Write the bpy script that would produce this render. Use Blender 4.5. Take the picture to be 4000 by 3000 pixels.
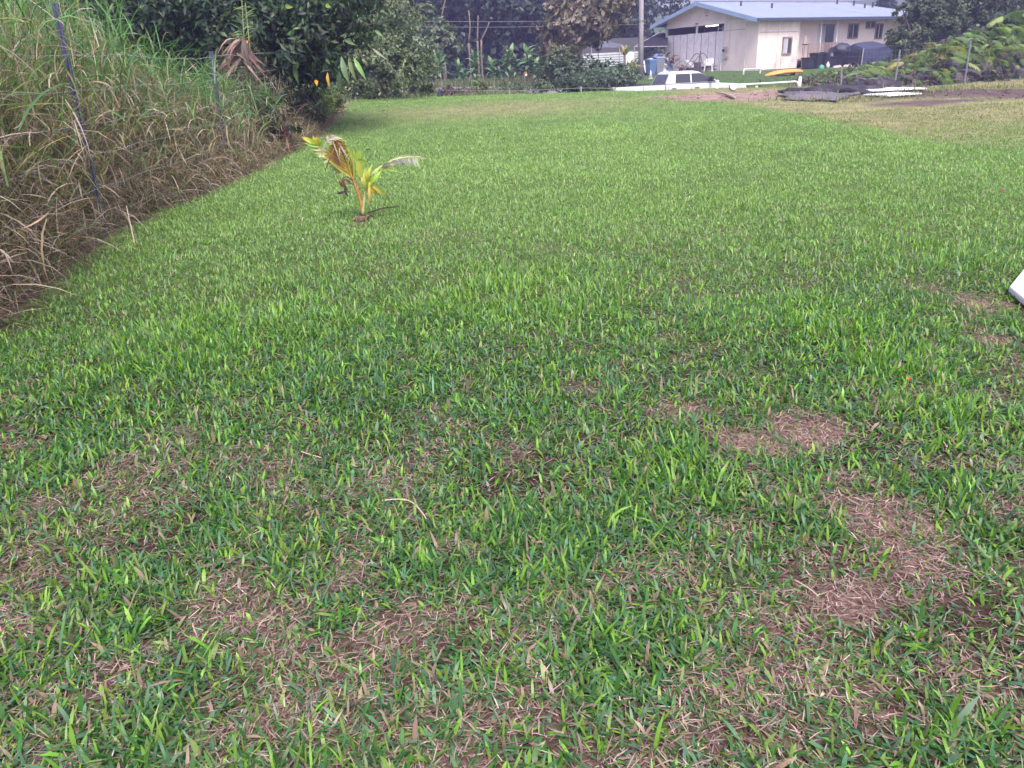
import bpy, math, random
import numpy as np
from mathutils import Vector, Matrix
for o in list(bpy.data.objects): bpy.data.objects.remove(o)
SC = bpy.context.scene
COL = SC.collection
R = math.radians
rng = np.random.default_rng(7)
random.seed(7)

# ------------------------------------------------------------------ camera
CAM_H, FPX, ROLL, PITCH = 1.35, 3000.0, 0.047, math.atan(1220 / 3000)
_f = np.array([0, math.cos(PITCH), -math.sin(PITCH)])
_u0 = np.array([0, math.sin(PITCH), math.cos(PITCH)]); _r0 = np.array([1.0, 0, 0])
_r = _r0 * math.cos(ROLL) - _u0 * math.sin(ROLL)
_u = _u0 * math.cos(ROLL) + _r0 * math.sin(ROLL)
CO = np.array([0, 0, CAM_H])
cd = bpy.data.cameras.new('camera'); cam = bpy.data.objects.new('camera', cd); COL.objects.link(cam)
cam.matrix_world = Matrix(((_r[0], _u[0], -_f[0], 0), (_r[1], _u[1], -_f[1], 0), (_r[2], _u[2], -_f[2], CAM_H), (0, 0, 0, 1)))
cd.sensor_width = 36; cd.lens = FPX / 4000 * 36; cd.clip_start = 0.05; cd.clip_end = 3000
SC.camera = cam
HAZE = 0.0024

# ------------------------------------------------------------------ sky and sun
SUN_AZ, SUN_EL = R(168), R(57)          # azimuth to the right of the view, elevation
w = bpy.data.worlds.new('World'); SC.world = w; w.use_nodes = True
nt = w.node_tree; nt.nodes.clear()
sk = nt.nodes.new('ShaderNodeTexSky'); sk.sky_type = 'NISHITA'; sk.sun_disc = False
sk.sun_elevation = SUN_EL; sk.sun_rotation = SUN_AZ; sk.dust_density = 4.0; sk.air_density = 1.0; sk.ozone_density = 1.0
hs = nt.nodes.new('ShaderNodeHueSaturation'); hs.inputs['Saturation'].default_value = 0.62; hs.inputs['Hue'].default_value = 0.53
bg = nt.nodes.new('ShaderNodeBackground'); bg.inputs['Strength'].default_value = 0.15
wo = nt.nodes.new('ShaderNodeOutputWorld')
nt.links.new(sk.outputs[0], hs.inputs['Color']); nt.links.new(hs.outputs[0], bg.inputs[0]); nt.links.new(bg.outputs[0], wo.inputs[0])
sl = bpy.data.lights.new('sun', 'SUN'); sl.energy = 1.7; sl.angle = R(13); sl.color = (1, 0.93, 0.90)
so = bpy.data.objects.new('sun', sl); COL.objects.link(so)
_sd = Vector((math.sin(SUN_AZ) * math.cos(SUN_EL), math.cos(SUN_AZ) * math.cos(SUN_EL), math.sin(SUN_EL)))
so.rotation_euler = (-_sd).to_track_quat('-Z', 'Y').to_euler()
SC.view_settings.view_transform = 'Standard'; SC.view_settings.look = 'None'
SC.view_settings.exposure = 1.33; SC.view_settings.gamma = 1; SC.view_settings.use_curve_mapping = False
SC.cycles.max_bounces = 6; SC.cycles.transparent_max_bounces = 6

# ------------------------------------------------------------------ helpers
def ray(u, v): return _f + (u - 2000) / FPX * _r + (1500 - v) / FPX * _u
def P(u, v, Y):                       # the point of the place seen in that direction, Y metres ahead
    d = ray(u, v); return CO + d * (Y / d[1])
def mpp(Y): return Y / 2800.0         # metres per photograph pixel at that distance

def vnoise(x, y, s, seed=0):
    x = np.asarray(x) / s; y = np.asarray(y) / s
    xi = np.floor(x).astype(np.int64); yi = np.floor(y).astype(np.int64)
    fx = x - xi; fy = y - yi; fx = fx * fx * (3 - 2 * fx); fy = fy * fy * (3 - 2 * fy)
    def h(a, b):
        n = (a * 374761393 + b * 668265263 + seed * 974634777) & 0x7fffffff
        n = ((n ^ (n >> 13)) * 1274126177) & 0x7fffffff
        return ((n ^ (n >> 16)) & 0xffff) / 65535.0
    return (h(xi, yi) * (1 - fx) + h(xi + 1, yi) * fx) * (1 - fy) + (h(xi, yi + 1) * (1 - fx) + h(xi + 1, yi + 1) * fx) * fy
def fbm(x, y, s, seed=0): return vnoise(x, y, s, seed) * .55 + vnoise(x, y, s / 2.1, seed + 1) * .3 + vnoise(x, y, s / 4.3, seed + 2) * .15

# ground height: a smooth surface through surveyed points
_cp = [(x, y, 0) for x in (-15, -5, 0, 5, 15) for y in (-5, 0, 4, 7)]
_cp += [(x, 10, .05) for x in (-10, -4, 0, 4, 10)] + [(x, 13, .16) for x in (-4, 0, 4, 9)] + [(x, 18, .40) for x in (-4, 0, 4, 9, 12)]
_cp += [tuple(P(*q) - np.array([0, 0, .08 if q[0] < 2300 else .17])) for q in ((1400, 386, 24), (1700, 381, 24), (2000, 366, 26), (2400, 346, 27), (2800, 341, 28), (3130, 339, 29), (3500, 342, 27), (3770, 326, 27), (4000, 318, 26))]
_cp += [(-4, 28, .62), (-1, 29, .56), (-4, 33, .5), (1, 33, .48), (-8, 34, .5), (-4, 38, .62), (0, 38, .62), (-4, 46, .66), (1, 46, .66), (-12, 40, .62)]
_cp += [(5.5, 33, -.8), (8, 34, -.82), (11, 35, -.7), (6, 38, -.6), (11, 40, -.3), (8, 50, .6), (14, 48, .3), (17, 54.5, .64), (24, 56, .65), (30, 60, .65), (12, 63, .8), (20, 62, .66)]
_cp += [tuple(P(*q)) for q in ((3062, 298, 52), (2900, 302, 50), (3000, 322, 43))]
_cp += [(16, 32, .3), (22, 30, .4), (24, 40, .5), (-15, 25, .5), (-20, 10, .2), (-18, 60, 1.0), (0, 64, .8), (4, 55, .65), (34, 44, .6), (34, 70, .8), (-18, 75, 1.1), (10, 75, 1.0)]
_cp = np.array(_cp, float)
def _tk(r2): return np.where(r2 > 1e-12, r2 * np.log(np.maximum(r2, 1e-12)) * .5, 0)
_n = len(_cp); _K = _tk(((_cp[:, None, :2] - _cp[None, :, :2]) ** 2).sum(2)) + np.eye(_n) * 2.0
_A = np.zeros((_n + 3, _n + 3)); _A[:_n, :_n] = _K; _A[:_n, _n] = 1; _A[:_n, _n + 1:] = _cp[:, :2]; _A[_n:, :_n] = _A[:_n, _n:].T
_w = np.linalg.solve(_A, np.concatenate([_cp[:, 2], np.zeros(3)]))
def G(x, y):
    x = np.atleast_1d(np.asarray(x, float)); y = np.atleast_1d(np.asarray(y, float))
    sh = x.shape; xc = np.clip(x.ravel(), -18, 34); yc = np.clip(y.ravel(), -5, 74)
    out = np.empty(len(xc))
    for i in range(0, len(xc), 20000):
        q = np.stack([xc[i:i + 20000], yc[i:i + 20000]], 1)
        r2 = ((q[:, None] - _cp[None, :, :2]) ** 2).sum(2)
        out[i:i + 20000] = _tk(r2) @ _w[:_n] + _w[_n] + q @ _w[_n + 1:]
    near = np.clip((36 - y.ravel()) / 10, 0, 1)
    out += (fbm(x.ravel(), y.ravel(), 2.6, 5) - .5) * .10 * near + (vnoise(x.ravel(), y.ravel(), .55, 9) - .5) * .035 * near
    return out.reshape(sh)
def g(x, y): return float(G(x, y)[0])
def on_ground(u, v):                  # where that line of sight meets the ground
    d = ray(u, v); lo, hi = 1.0, None; Y = 1.0
    while Y < 90:
        p = CO + d * (Y / d[1])
        if p[2] < g(p[0], p[1]): break
        Y *= 1.02
    a, b = Y / 1.02, Y
    for _ in range(18):
        m = (a + b) / 2; p = CO + d * (m / d[1])
        if p[2] < g(p[0], p[1]): b = m
        else: a = m
    return CO + d * (b / d[1])

# materials
MATS = {}
def nodes(name):
    m = bpy.data.materials.new(name); m.use_nodes = True; MATS[name] = m
    return m, m.node_tree, m.node_tree.nodes['Principled BSDF']
def paint(name, c, rough=.6, var=.12, scale=6.0, metal=0.0, bump=0.0, dirt=None, dscale=1.5, damt=.5, spec=.4):
    m, t, b = nodes(name); N = t.nodes; L = t.links
    tc = N.new('ShaderNodeTexCoord'); nz = N.new('ShaderNodeTexNoise'); nz.inputs['Scale'].default_value = scale; nz.inputs['Detail'].default_value = 5
    L.new(tc.outputs['Object'], nz.inputs['Vector'])
    cr = N.new('ShaderNodeValToRGB'); L.new(nz.outputs['Fac'], cr.inputs[0])
    cr.color_ramp.elements[0].position = .3; cr.color_ramp.elements[1].position = .7
    cr.color_ramp.elements[0].color = [x * (1 - var) for x in c] + [1]; cr.color_ramp.elements[1].color = [min(1, x * (1 + var)) for x in c] + [1]
    out = cr.outputs[0]
    if dirt:
        n2 = N.new('ShaderNodeTexNoise'); n2.inputs['Scale'].default_value = dscale; n2.inputs['Detail'].default_value = 8; n2.inputs['Roughness'].default_value = .65
        L.new(tc.outputs['Object'], n2.inputs['Vector'])
        r2 = N.new('ShaderNodeValToRGB'); r2.color_ramp.elements[0].position = .5; r2.color_ramp.elements[1].position = .75
        r2.color_ramp.elements[0].color = (0, 0, 0, 1); r2.color_ramp.elements[1].color = (damt, damt, damt, 1); L.new(n2.outputs['Fac'], r2.inputs[0])
        mx = N.new('ShaderNodeMixRGB'); L.new(r2.outputs[0], mx.inputs[0]); L.new(out, mx.inputs[1]); mx.inputs[2].default_value = list(dirt) + [1]; out = mx.outputs[0]
    L.new(out, b.inputs['Base Color']); b.inputs['Roughness'].default_value = rough; b.inputs['Metallic'].default_value = metal
    b.inputs['Specular IOR Level'].default_value = spec
    if bump:
        bp = N.new('ShaderNodeBump'); bp.inputs['Strength'].default_value = bump; L.new(nz.outputs['Fac'], bp.inputs['Height']); L.new(bp.outputs[0], b.inputs['Normal'])
    return m
def leafmat(name, trans=.35, rough=.5, spec=.35, var=.2):
    m, t, b = nodes(name); N = t.nodes; L = t.links
    at = N.new('ShaderNodeAttribute'); at.attribute_name = 'Col'
    tc = N.new('ShaderNodeTexCoord'); nz = N.new('ShaderNodeTexNoise'); nz.inputs['Scale'].default_value = 9; L.new(tc.outputs['Object'], nz.inputs['Vector'])
    mr = N.new('ShaderNodeMapRange'); mr.inputs['To Min'].default_value = 1 - var; mr.inputs['To Max'].default_value = 1 + var; L.new(nz.outputs['Fac'], mr.inputs['Value'])
    mx = N.new('ShaderNodeMixRGB'); mx.blend_type = 'MULTIPLY'; mx.inputs[0].default_value = 1; L.new(at.outputs['Color'], mx.inputs[1]); L.new(mr.outputs[0], mx.inputs[2])
    L.new(mx.outputs[0], b.inputs['Base Color']); b.inputs['Roughness'].default_value = rough; b.inputs['Specular IOR Level'].default_value = spec
    tr = N.new('ShaderNodeBsdfTranslucent'); g2 = N.new('ShaderNodeMixRGB'); g2.blend_type = 'MULTIPLY'; g2.inputs[0].default_value = 1
    L.new(mx.outputs[0], g2.inputs[1]); g2.inputs[2].default_value = (1.25, 1.5, .7, 1); L.new(g2.outputs[0], tr.inputs['Color'])
    ms = N.new('ShaderNodeMixShader'); ms.inputs[0].default_value = trans; L.new(b.outputs[0], ms.inputs[1]); L.new(tr.outputs[0], ms.inputs[2])
    L.new(ms.outputs[0], N['Material Output'].inputs['Surface'])
    return m

# meshes
def mesh_np(name, V, faces, mat, parent=None, col=None, smooth=False):
    me = bpy.data.meshes.new(name); V = np.asarray(V, np.float32)
    me.vertices.add(len(V)); me.vertices.foreach_set('co', V.ravel())
    faces = [np.asarray(f, np.int32) for f in faces if len(f)]
    idx = np.concatenate([f.ravel() for f in faces]); tot = np.concatenate([np.full(len(f), f.shape[1], np.int32) for f in faces])
    st = np.concatenate([[0], np.cumsum(tot)[:-1]]).astype(np.int32)
    me.loops.add(len(idx)); me.loops.foreach_set('vertex_index', idx)
    me.polygons.add(len(tot)); me.polygons.foreach_set('loop_start', st); me.polygons.foreach_set('loop_total', tot)
    if smooth: me.polygons.foreach_set('use_smooth', np.ones(len(tot), bool))
    if col is not None:
        a = me.color_attributes.new('Col', 'FLOAT_COLOR', 'POINT'); c = np.ones((len(V), 4), np.float32); c[:, :3] = col; a.data.foreach_set('color', c.ravel())
    me.update(); me.validate()
    me.materials.append(mat)
    o = bpy.data.objects.new(name, me); COL.objects.link(o); o.parent = parent
    return o
class MB:
    def __init__(s): s.v = []; s.f = []
    def add(s, V, F):
        b = len(s.v); s.v += [tuple(map(float, p)) for p in V]; s.f += [tuple(i + b for i in f) for f in F]; return s
    def box(s, x0, x1, y0, y1, z0, z1):
        return s.add([(x, y, z) for z in (z0, z1) for y in (y0, y1) for x in (x0, x1)],
                     [(0, 2, 3, 1), (4, 5, 7, 6), (0, 1, 5, 4), (2, 6, 7, 3), (0, 4, 6, 2), (1, 3, 7, 5)])
    def bar(s, a, b, wx, wy=None, up=(0, 0, 1)):      # square bar from a to b
        a = Vector(a); b = Vector(b); d = (b - a).normalized(); wy = wy or wx
        up = Vector(up)
        if abs(d.dot(up)) > .95: up = Vector((0, 1, 0))
        x = d.cross(up).normalized() * wx / 2; y = d.cross(x).normalized() * wy / 2
        V = [p + i * x + j * y for p in (a, b) for j in (-1, 1) for i in (-1, 1)]
        return s.add(V, [(0, 2, 3, 1), (4, 5, 7, 6), (0, 1, 5, 4), (2, 6, 7, 3), (0, 4, 6, 2), (1, 3, 7, 5)])
    def tube(s, pts, rad, n=8, cap=True):
        pts = [Vector(p) for p in pts]; rad = rad if hasattr(rad, '__len__') else [rad] * len(pts)
        V = []; F = []; px = None
        for i, p in enumerate(pts):
            d = (pts[min(i + 1, len(pts) - 1)] - pts[max(i - 1, 0)]).normalized()
            if px is None: px = d.orthogonal().normalized()
            px = (px - d * px.dot(d)).normalized(); py = d.cross(px)
            for k in range(n):
                a = 2 * math.pi * k / n; V.append(p + (px * math.cos(a) + py * math.sin(a)) * rad[i])
        for i in range(len(pts) - 1):
            for k in range(n): F.append((i * n + k, i * n + (k + 1) % n, (i + 1) * n + (k + 1) % n, (i + 1) * n + k))
        if cap: F += [tuple(range(n - 1, -1, -1)), tuple((len(pts) - 1) * n + k for k in range(n))]
        return s.add(V, F)
    def prism(s, poly, axis, a, b):                     # polygon in the two other axes, extruded along axis
        def p3(q, t): l = list(q); l.insert(axis, t); return l
        n = len(poly); V = [p3(q, a) for q in poly] + [p3(q, b) for q in poly]
        return s.add(V, [tuple(range(n)), tuple(range(2 * n - 1, n - 1, -1))] + [(i, i + n, (i + 1) % n + n, (i + 1) % n) for i in range(n)])
    def lathe(s, prof, n=16, c=(0, 0, 0)):
        V = [(c[0] + r * math.cos(2 * math.pi * k / n), c[1] + r * math.sin(2 * math.pi * k / n), c[2] + z) for r, z in prof for k in range(n)]
        F = [(i * n + k, i * n + (k + 1) % n, (i + 1) * n + (k + 1) % n, (i + 1) * n + k) for i in range(len(prof) - 1) for k in range(n)]
        return s.add(V, F + [tuple(range(n - 1, -1, -1)), tuple((len(prof) - 1) * n + k for k in range(n))])
    def build(s, name, mat, parent=None, smooth=False, bevel=0, col=None):
        me = bpy.data.meshes.new(name); me.from_pydata(s.v, [], s.f); me.materials.append(mat)
        if col is not None:
            a = me.color_attributes.new('Col', 'FLOAT_COLOR', 'POINT'); a.data.foreach_set('color', list(tuple(col) + (1,)) * len(s.v))
        if smooth: me.polygons.foreach_set('use_smooth', [True] * len(me.polygons))
        me.update()
        o = bpy.data.objects.new(name, me); COL.objects.link(o); o.parent = parent
        if bevel:
            b = o.modifiers.new('bevel', 'BEVEL'); b.width = bevel; b.segments = 2; b.limit_method = 'ANGLE'
        return o
def tag(o, label=None, cat=None, group=None, kind=None):
    if label: o['label'] = label
    if cat: o['category'] = cat
    if group: o['group'] = group
    if kind: o['kind'] = kind
    return o
def empty(name, loc, label, cat, rz=0, group=None):
    o = bpy.data.objects.new(name, None); COL.objects.link(o); o.location = loc; o.rotation_euler = (0, 0, rz); o.empty_display_size = .2
    return tag(o, label, cat, group)

def blades(pos, L, W, az, lean, curl, segs, twist=None, prof=None):
    """strips of grass: arrays in, (verts, [quads, tris]) out"""
    n = len(pos); d = np.stack([np.cos(az), np.sin(az), np.zeros(n)], 1); s0 = np.stack([-np.sin(az), np.cos(az), np.zeros(n)], 1)
    z = np.array([0, 0, 1.0]); p = pos.copy(); rows = []; prof = prof or [.62, 1, .95, .8, .6, .4][:segs]
    for i in range(segs + 1):
        ang = lean + curl * i / segs
        t = d * np.sin(ang)[:, None] + z * np.cos(ang)[:, None]
        if i < segs:
            sd = s0
            if twist is not None:
                nn = np.cross(t, s0); a = twist * i / segs; sd = s0 * np.cos(a)[:, None] + nn * np.sin(a)[:, None]
            rows += [p - sd * (W * prof[i] / 2)[:, None], p + sd * (W * prof[i] / 2)[:, None]]
            p = p + t * (L / segs)[:, None]
        else: rows.append(p)
    k = 2 * segs + 1; V = np.stack(rows, 1).reshape(-1, 3); b = (np.arange(n) * k)[:, None]
    q = np.concatenate([b + np.array([[2 * i, 2 * i + 1, 2 * i + 3, 2 * i + 2]]) for i in range(segs - 1)]) if segs > 1 else np.zeros((0, 4), int)
    t = b + np.array([[2 * segs - 2, 2 * segs - 1, 2 * segs]])
    return V, [q, t], k
def mix_col(n, cols, wts, jit=.15):
    wts = np.asarray(wts, float)
    if wts.ndim == 1: wts = np.tile(wts, (n, 1))
    c = np.cumsum(wts / wts.sum(1, keepdims=True), 1); k = (rng.random(n)[:, None] > c).sum(1).clip(0, len(cols) - 1)
    out = np.array(cols)[k] * (1 + rng.normal(0, jit, n))[:, None] * (1 + rng.normal(0, .06, (n, 3)))
    return out.clip(.004, .9)
def leaf_mesh(C, N, size, asp, axis=None, fold=.25, droop=0.0):
    """kite leaves at C facing N; axis = tip direction"""
    n = len(C)
    if axis is None: axis = rng.normal(0, 1, (n, 3))
    axis = axis + np.array([0, 0, -droop])
    N = N / np.linalg.norm(N, axis=1, keepdims=True); ax = axis - N * (axis * N).sum(1, keepdims=True)
    ax /= np.maximum(np.linalg.norm(ax, axis=1, keepdims=True), 1e-6); sd = np.cross(N, ax)
    L = size[:, None]; Wd = (size * asp)[:, None]
    V = np.stack([C - ax * L * .5, C - sd * Wd * .5 + N * Wd * fold, C + ax * L * .5, C + sd * Wd * .5 + N * Wd * fold], 1).reshape(-1, 3)
    b = (np.arange(n) * 4)[:, None]
    return V, [np.concatenate([b + np.array([[0, 1, 2]]), b + np.array([[0, 2, 3]])])]
def crown_points(lobes, n, clumps=40, spread=.16, inner=.25):
    """lobes: (x,y,z,rx,ry,rz); returns centres and outward directions, gathered in clumps"""
    lobes = np.array(lobes, float); vol = (lobes[:, 3] * lobes[:, 4] + lobes[:, 3] * lobes[:, 5]); pr = vol / vol.sum()
    cl = rng.choice(len(lobes), max(8, clumps * len(lobes)), p=pr)
    d = rng.normal(0, 1, (len(cl), 3)); d /= np.linalg.norm(d, axis=1, keepdims=True)
    rad = np.where(rng.random(len(cl)) < inner, rng.uniform(.25, .8, len(cl)), rng.uniform(.8, 1.08, len(cl)))
    cc = lobes[cl, :3] + d * rad[:, None] * lobes[cl, 3:]
    k = rng.choice(len(cl), n); s = spread * lobes[cl[k], 3:].mean(1) * rng.uniform(.6, 1.3, len(cl))[k]
    pts = cc[k] + rng.normal(0, 1, (n, 3)) * s[:, None] * np.array([1, 1, .75]); out = d[k] + rng.normal(0, .55, (n, 3)) + np.array([0, 0, .35])
    shade = rng.normal(0, 1, len(cl))[k]
    return pts, out, shade
LEAF = leafmat('leaf_surface', .3)
LEAFG = leafmat('glossy_leaf_surface', .25, .45, .32)
GRASS = leafmat('grass_blade_surface', .38, .42, .4)
DRY = leafmat('dry_leaf_surface', .15, .8, .15)
BARK = paint('bark', (.16, .12, .095), .9, .35, 14, bump=.5)
PALEBARK = paint('pale_bark', (.30, .26, .22), .9, .3, 10, bump=.4)
DARKBARK = paint('dark_bark', (.07, .05, .045), .9, .3, 14, bump=.5)
# ------------------------------------------------------------------ ground
def edge_x(y):                         # foot line of the overgrown fence on the left
    return np.interp(y, [-4, 0, 4.84, 7.4, 9.9, 12.6, 16, 19, 24, 40], [-2.6, -2.9, -3.3, -3.85, -3.98, -3.75, -3.7, -3.85, -4.4, -6.5])
_spots = []                             # dry patches (x, y, radius x, radius y, strength)
for (u, v, ru, rv, s) in ((3410, 2040, 200, 165, 1.3), (3330, 2330, 165, 90, 1.2), (2900, 1745, 150, 70, 1.1), (3150, 1690, 140, 65, 1.1), (2260, 1520, 80, 40, .9), (1412, 866, 45, 22, .8), (2650, 1600, 160, 50, .6), (1850, 1490, 110, 45, .6),
                          (3800, 1180, 140, 60, .7), (3870, 1330, 90, 50, .8), (120, 2680, 140, 50, .4), (380, 2420, 80, 30, .5), (800, 2820, 160, 60, .35), (1600, 1900, 120, 40, .35), (2300, 2850, 300, 130, .35),
                          (3900, 2750, 250, 160, .45), (60, 1530, 100, 70, .5), (1450, 2130, 90, 30, .35), (3000, 2600, 160, 60, .35)):
    p = on_ground(u, v); q = on_ground(u + ru, v); t = on_ground(u, v - rv); _spots.append((p[0], p[1], abs(q[0] - p[0]), abs(t[1] - p[1]), s))
_lush = []
for (u, v, ru, rv) in ((2620, 1830, 240, 150), (3280, 1300, 250, 150), (3700, 1650, 260, 110), (900, 1250, 500, 200), (2000, 1150, 600, 120), (3650, 1000, 300, 80)):
    p = on_ground(u, v); q = on_ground(u + ru, v); t = on_ground(u, v - rv); _lush.append((p[0], p[1], abs(q[0] - p[0]), abs(t[1] - p[1])))
def dryness(x, y):
    near = np.interp(y, [1.2, 2.0, 2.8, 4.2, 9], [.37, .29, .20, .10, .05])
    d = near + (vnoise(x, y, .17, 31) - .5) * np.interp(y, [1, 3.5, 6, 20], [.75, .7, .4, .3]) + (fbm(x, y, .8, 33) - .5) * np.interp(y, [1, 3.5, 6, 20], [.5, .5, .4, .4])
    wob = np.clip(1 + (fbm(x, y, .22, 77) - .5) * 3.0, .72, 3)
    for sx, sy, rx, ry, s in _spots: d = np.maximum(d, s * 1.5 * (1 - np.sqrt(((x - sx) / rx) ** 2 + ((y - sy) / ry) ** 2) * wob * .75))
    for sx, sy, rx, ry in _lush: d = d - .55 * np.clip(1.2 - np.sqrt(((x - sx) / rx) ** 2 + ((y - sy) / ry) ** 2) * wob, 0, 1)
    return np.clip(d, 0, 1)
_soil = on_ground(3010, 370); _dark = on_ground(3850, 362); _dark2 = on_ground(3650, 400); _tan = on_ground(3750, 500); _brow = on_ground(1950, 425)
_tl = [on_ground(*q) for q in ((2650, 372), (2850, 412), (3050, 440), (3300, 500), (3450, 530), (3700, 572), (4000, 622))]; _tlx = [p[0] for p in _tl]; _tly = [p[1] for p in _tl]; _o = np.argsort(_tlx); _tlx = [3.0] + [_tlx[i] for i in _o]; _tly = [40] + [_tly[i] for i in _o]
def far_tan(x, y):                      # worn yellowish grass on the right and on the brow
    wob = (fbm(x, y, 2.2, 12) - .5) * 2.6
    line = np.interp(x, _tlx, _tly)
    t = np.clip((y - line + wob) / 3.6, 0, 1)
    b = np.clip(1.25 - np.sqrt(((x - _brow[0]) / 4.2) ** 2 + ((y - _brow[1]) / 2.2) ** 2) + wob * .2, 0, 1) * .75
    return np.maximum(t, b)
def soil_mask(x, y):
    wob = (fbm(x, y, 1.3, 15) - .5) * 1.4
    a = np.clip((1.1 - np.sqrt(((x - _soil[0]) / 3.4) ** 2 + ((y - _soil[1]) / 1.35) ** 2) + wob * .5) * 4, 0, 1)
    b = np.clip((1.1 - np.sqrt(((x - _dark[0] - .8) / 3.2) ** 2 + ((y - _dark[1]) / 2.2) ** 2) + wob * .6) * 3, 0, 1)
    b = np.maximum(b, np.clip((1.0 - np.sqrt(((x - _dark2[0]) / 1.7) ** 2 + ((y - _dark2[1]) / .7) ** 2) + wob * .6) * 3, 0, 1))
    e = np.clip(1 - np.abs(x - edge_x(y) + .12 + wob * .12) / .30, 0, 1) * (y < 26) * 1.2
    return a, b, np.clip(e, 0, 1)
ys = np.concatenate([np.arange(-6, .5, .5), np.arange(.5, 6, .08), np.arange(6, 16, .16), np.arange(16, 34, .3), np.arange(34, 80, .8), np.geomspace(80, 320, 14)])
xs = np.concatenate([-np.geomspace(20, 260, 14)[::-1], np.arange(-19.5, -7, .5), np.arange(-7, 8, .125), np.arange(8, 22, .35), np.geomspace(22, 260, 16)])
X, Y = np.meshgrid(xs, ys); Zg = G(X, Y); nx, ny = len(xs), len(ys)
Zg = Zg + np.clip((Y - 95) / 300, 0, 1) * 26
V = np.stack([X, Y, Zg], 2).reshape(-1, 3); I = np.arange(nx * ny).reshape(ny, nx)
q = np.stack([I[:-1, :-1], I[:-1, 1:], I[1:, 1:], I[1:, :-1]], 2).reshape(-1, 4)
xf, yf = V[:, 0], V[:, 1]; dr = dryness(xf, yf); ft = far_tan(xf, yf); s1, s2, s3 = soil_mask(xf, yf)
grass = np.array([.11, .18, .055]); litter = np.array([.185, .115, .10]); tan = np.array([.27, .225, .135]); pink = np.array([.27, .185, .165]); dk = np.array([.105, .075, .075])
lerp = lambda a, b, t: a * (1 - t[:, None]) + b * t[:, None]
c = lerp(np.tile(litter * .24, (len(V), 1)), np.tile(litter * 1.15, (len(V), 1)), np.clip(dr * 1.1 - .1, 0, 1))  # near-black where lush: shade of the gaps between blades put into the ground colour
c = lerp(c, np.tile(grass, (len(V), 1)), np.interp(yf, [3, 6, 12], [0, .55, .95]) * (1 - dr * .5))
c = lerp(c, np.tile(tan, (len(V), 1)), ft * .8 * np.interp(yf, [8, 12], [0, 1]))
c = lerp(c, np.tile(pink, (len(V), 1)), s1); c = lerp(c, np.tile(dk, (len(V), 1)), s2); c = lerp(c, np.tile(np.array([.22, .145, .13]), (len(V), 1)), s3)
c = lerp(c, np.tile(np.array([.075, .12, .04]), (len(V), 1)), np.interp(yf, [30, 33], [0, 1]))
gm, t, b = nodes('turf_ground'); N = t.nodes; L = t.links
at = N.new('ShaderNodeAttribute'); at.attribute_name = 'Col'; tc = N.new('ShaderNodeTexCoord')
def nz(scale, det, rough=.6):
    q_ = N.new('ShaderNodeTexNoise'); q_.inputs['Scale'].default_value = scale; q_.inputs['Detail'].default_value = det; q_.inputs['Roughness'].default_value = rough; L.new(tc.outputs['Object'], q_.inputs['Vector']); return q_
a1 = nz(55, 6, .7); a2 = nz(2.3, 5); mr = N.new('ShaderNodeMapRange'); mr.inputs['From Min'].default_value = .3; mr.inputs['From Max'].default_value = .72; mr.inputs['To Min'].default_value = .35; mr.inputs['To Max'].default_value = 1.55
L.new(a1.outputs['Fac'], mr.inputs['Value']); mr2 = N.new('ShaderNodeMapRange'); mr2.inputs['From Min'].default_value = .3; mr2.inputs['From Max'].default_value = .7; mr2.inputs['To Min'].default_value = .72; mr2.inputs['To Max'].default_value = 1.25
L.new(a2.outputs['Fac'], mr2.inputs['Value']); mm = N.new('ShaderNodeMath'); mm.operation = 'MULTIPLY'; L.new(mr.outputs[0], mm.inputs[0]); L.new(mr2.outputs[0], mm.inputs[1])
mx = N.new('ShaderNodeMixRGB'); mx.blend_type = 'MULTIPLY'; mx.inputs[0].default_value = 1; L.new(at.outputs['Color'], mx.inputs[1]); L.new(mm.outputs[0], mx.inputs[2]); L.new(mx.outputs[0], b.inputs['Base Color'])
b.inputs['Roughness'].default_value = .95; b.inputs['Specular IOR Level'].default_value = .1
bp = N.new('ShaderNodeBump'); bp.inputs['Strength'].default_value = .7; bp.inputs['Distance'].default_value = .02; L.new(a1.outputs['Fac'], bp.inputs['Height']); L.new(bp.outputs[0], b.inputs['Normal'])
tag(mesh_np('ground', V, [q], gm, col=c, smooth=True), kind='structure')

# narrow road beyond the lawn
rx = np.arange(-40, 4.1, 1.0); ry = np.interp(rx, [-40, -6, 2, 8], [41, 40.5, 40, 40.5])
def strip(name, xs_, ya, yb, lift, mat):
    n = len(xs_); m = 7; V = np.concatenate([np.stack([xs_, ya + (yb - ya) * k / (m - 1), G(xs_, ya + (yb - ya) * k / (m - 1)) + lift], 1) for k in range(m)])
    I = np.arange(n * m).reshape(m, n); F = np.stack([I[:-1, :-1], I[:-1, 1:], I[1:, 1:], I[1:, :-1]], 2).reshape(-1, 4)
    return mesh_np(name, V, [F], mat, smooth=True)
tag(strip('road', rx, ry - 2.2, ry + 2.2, .05, paint('worn_asphalt', (.17, .16, .165), .9, .18, 9, bump=.3)), kind='structure')

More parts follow.
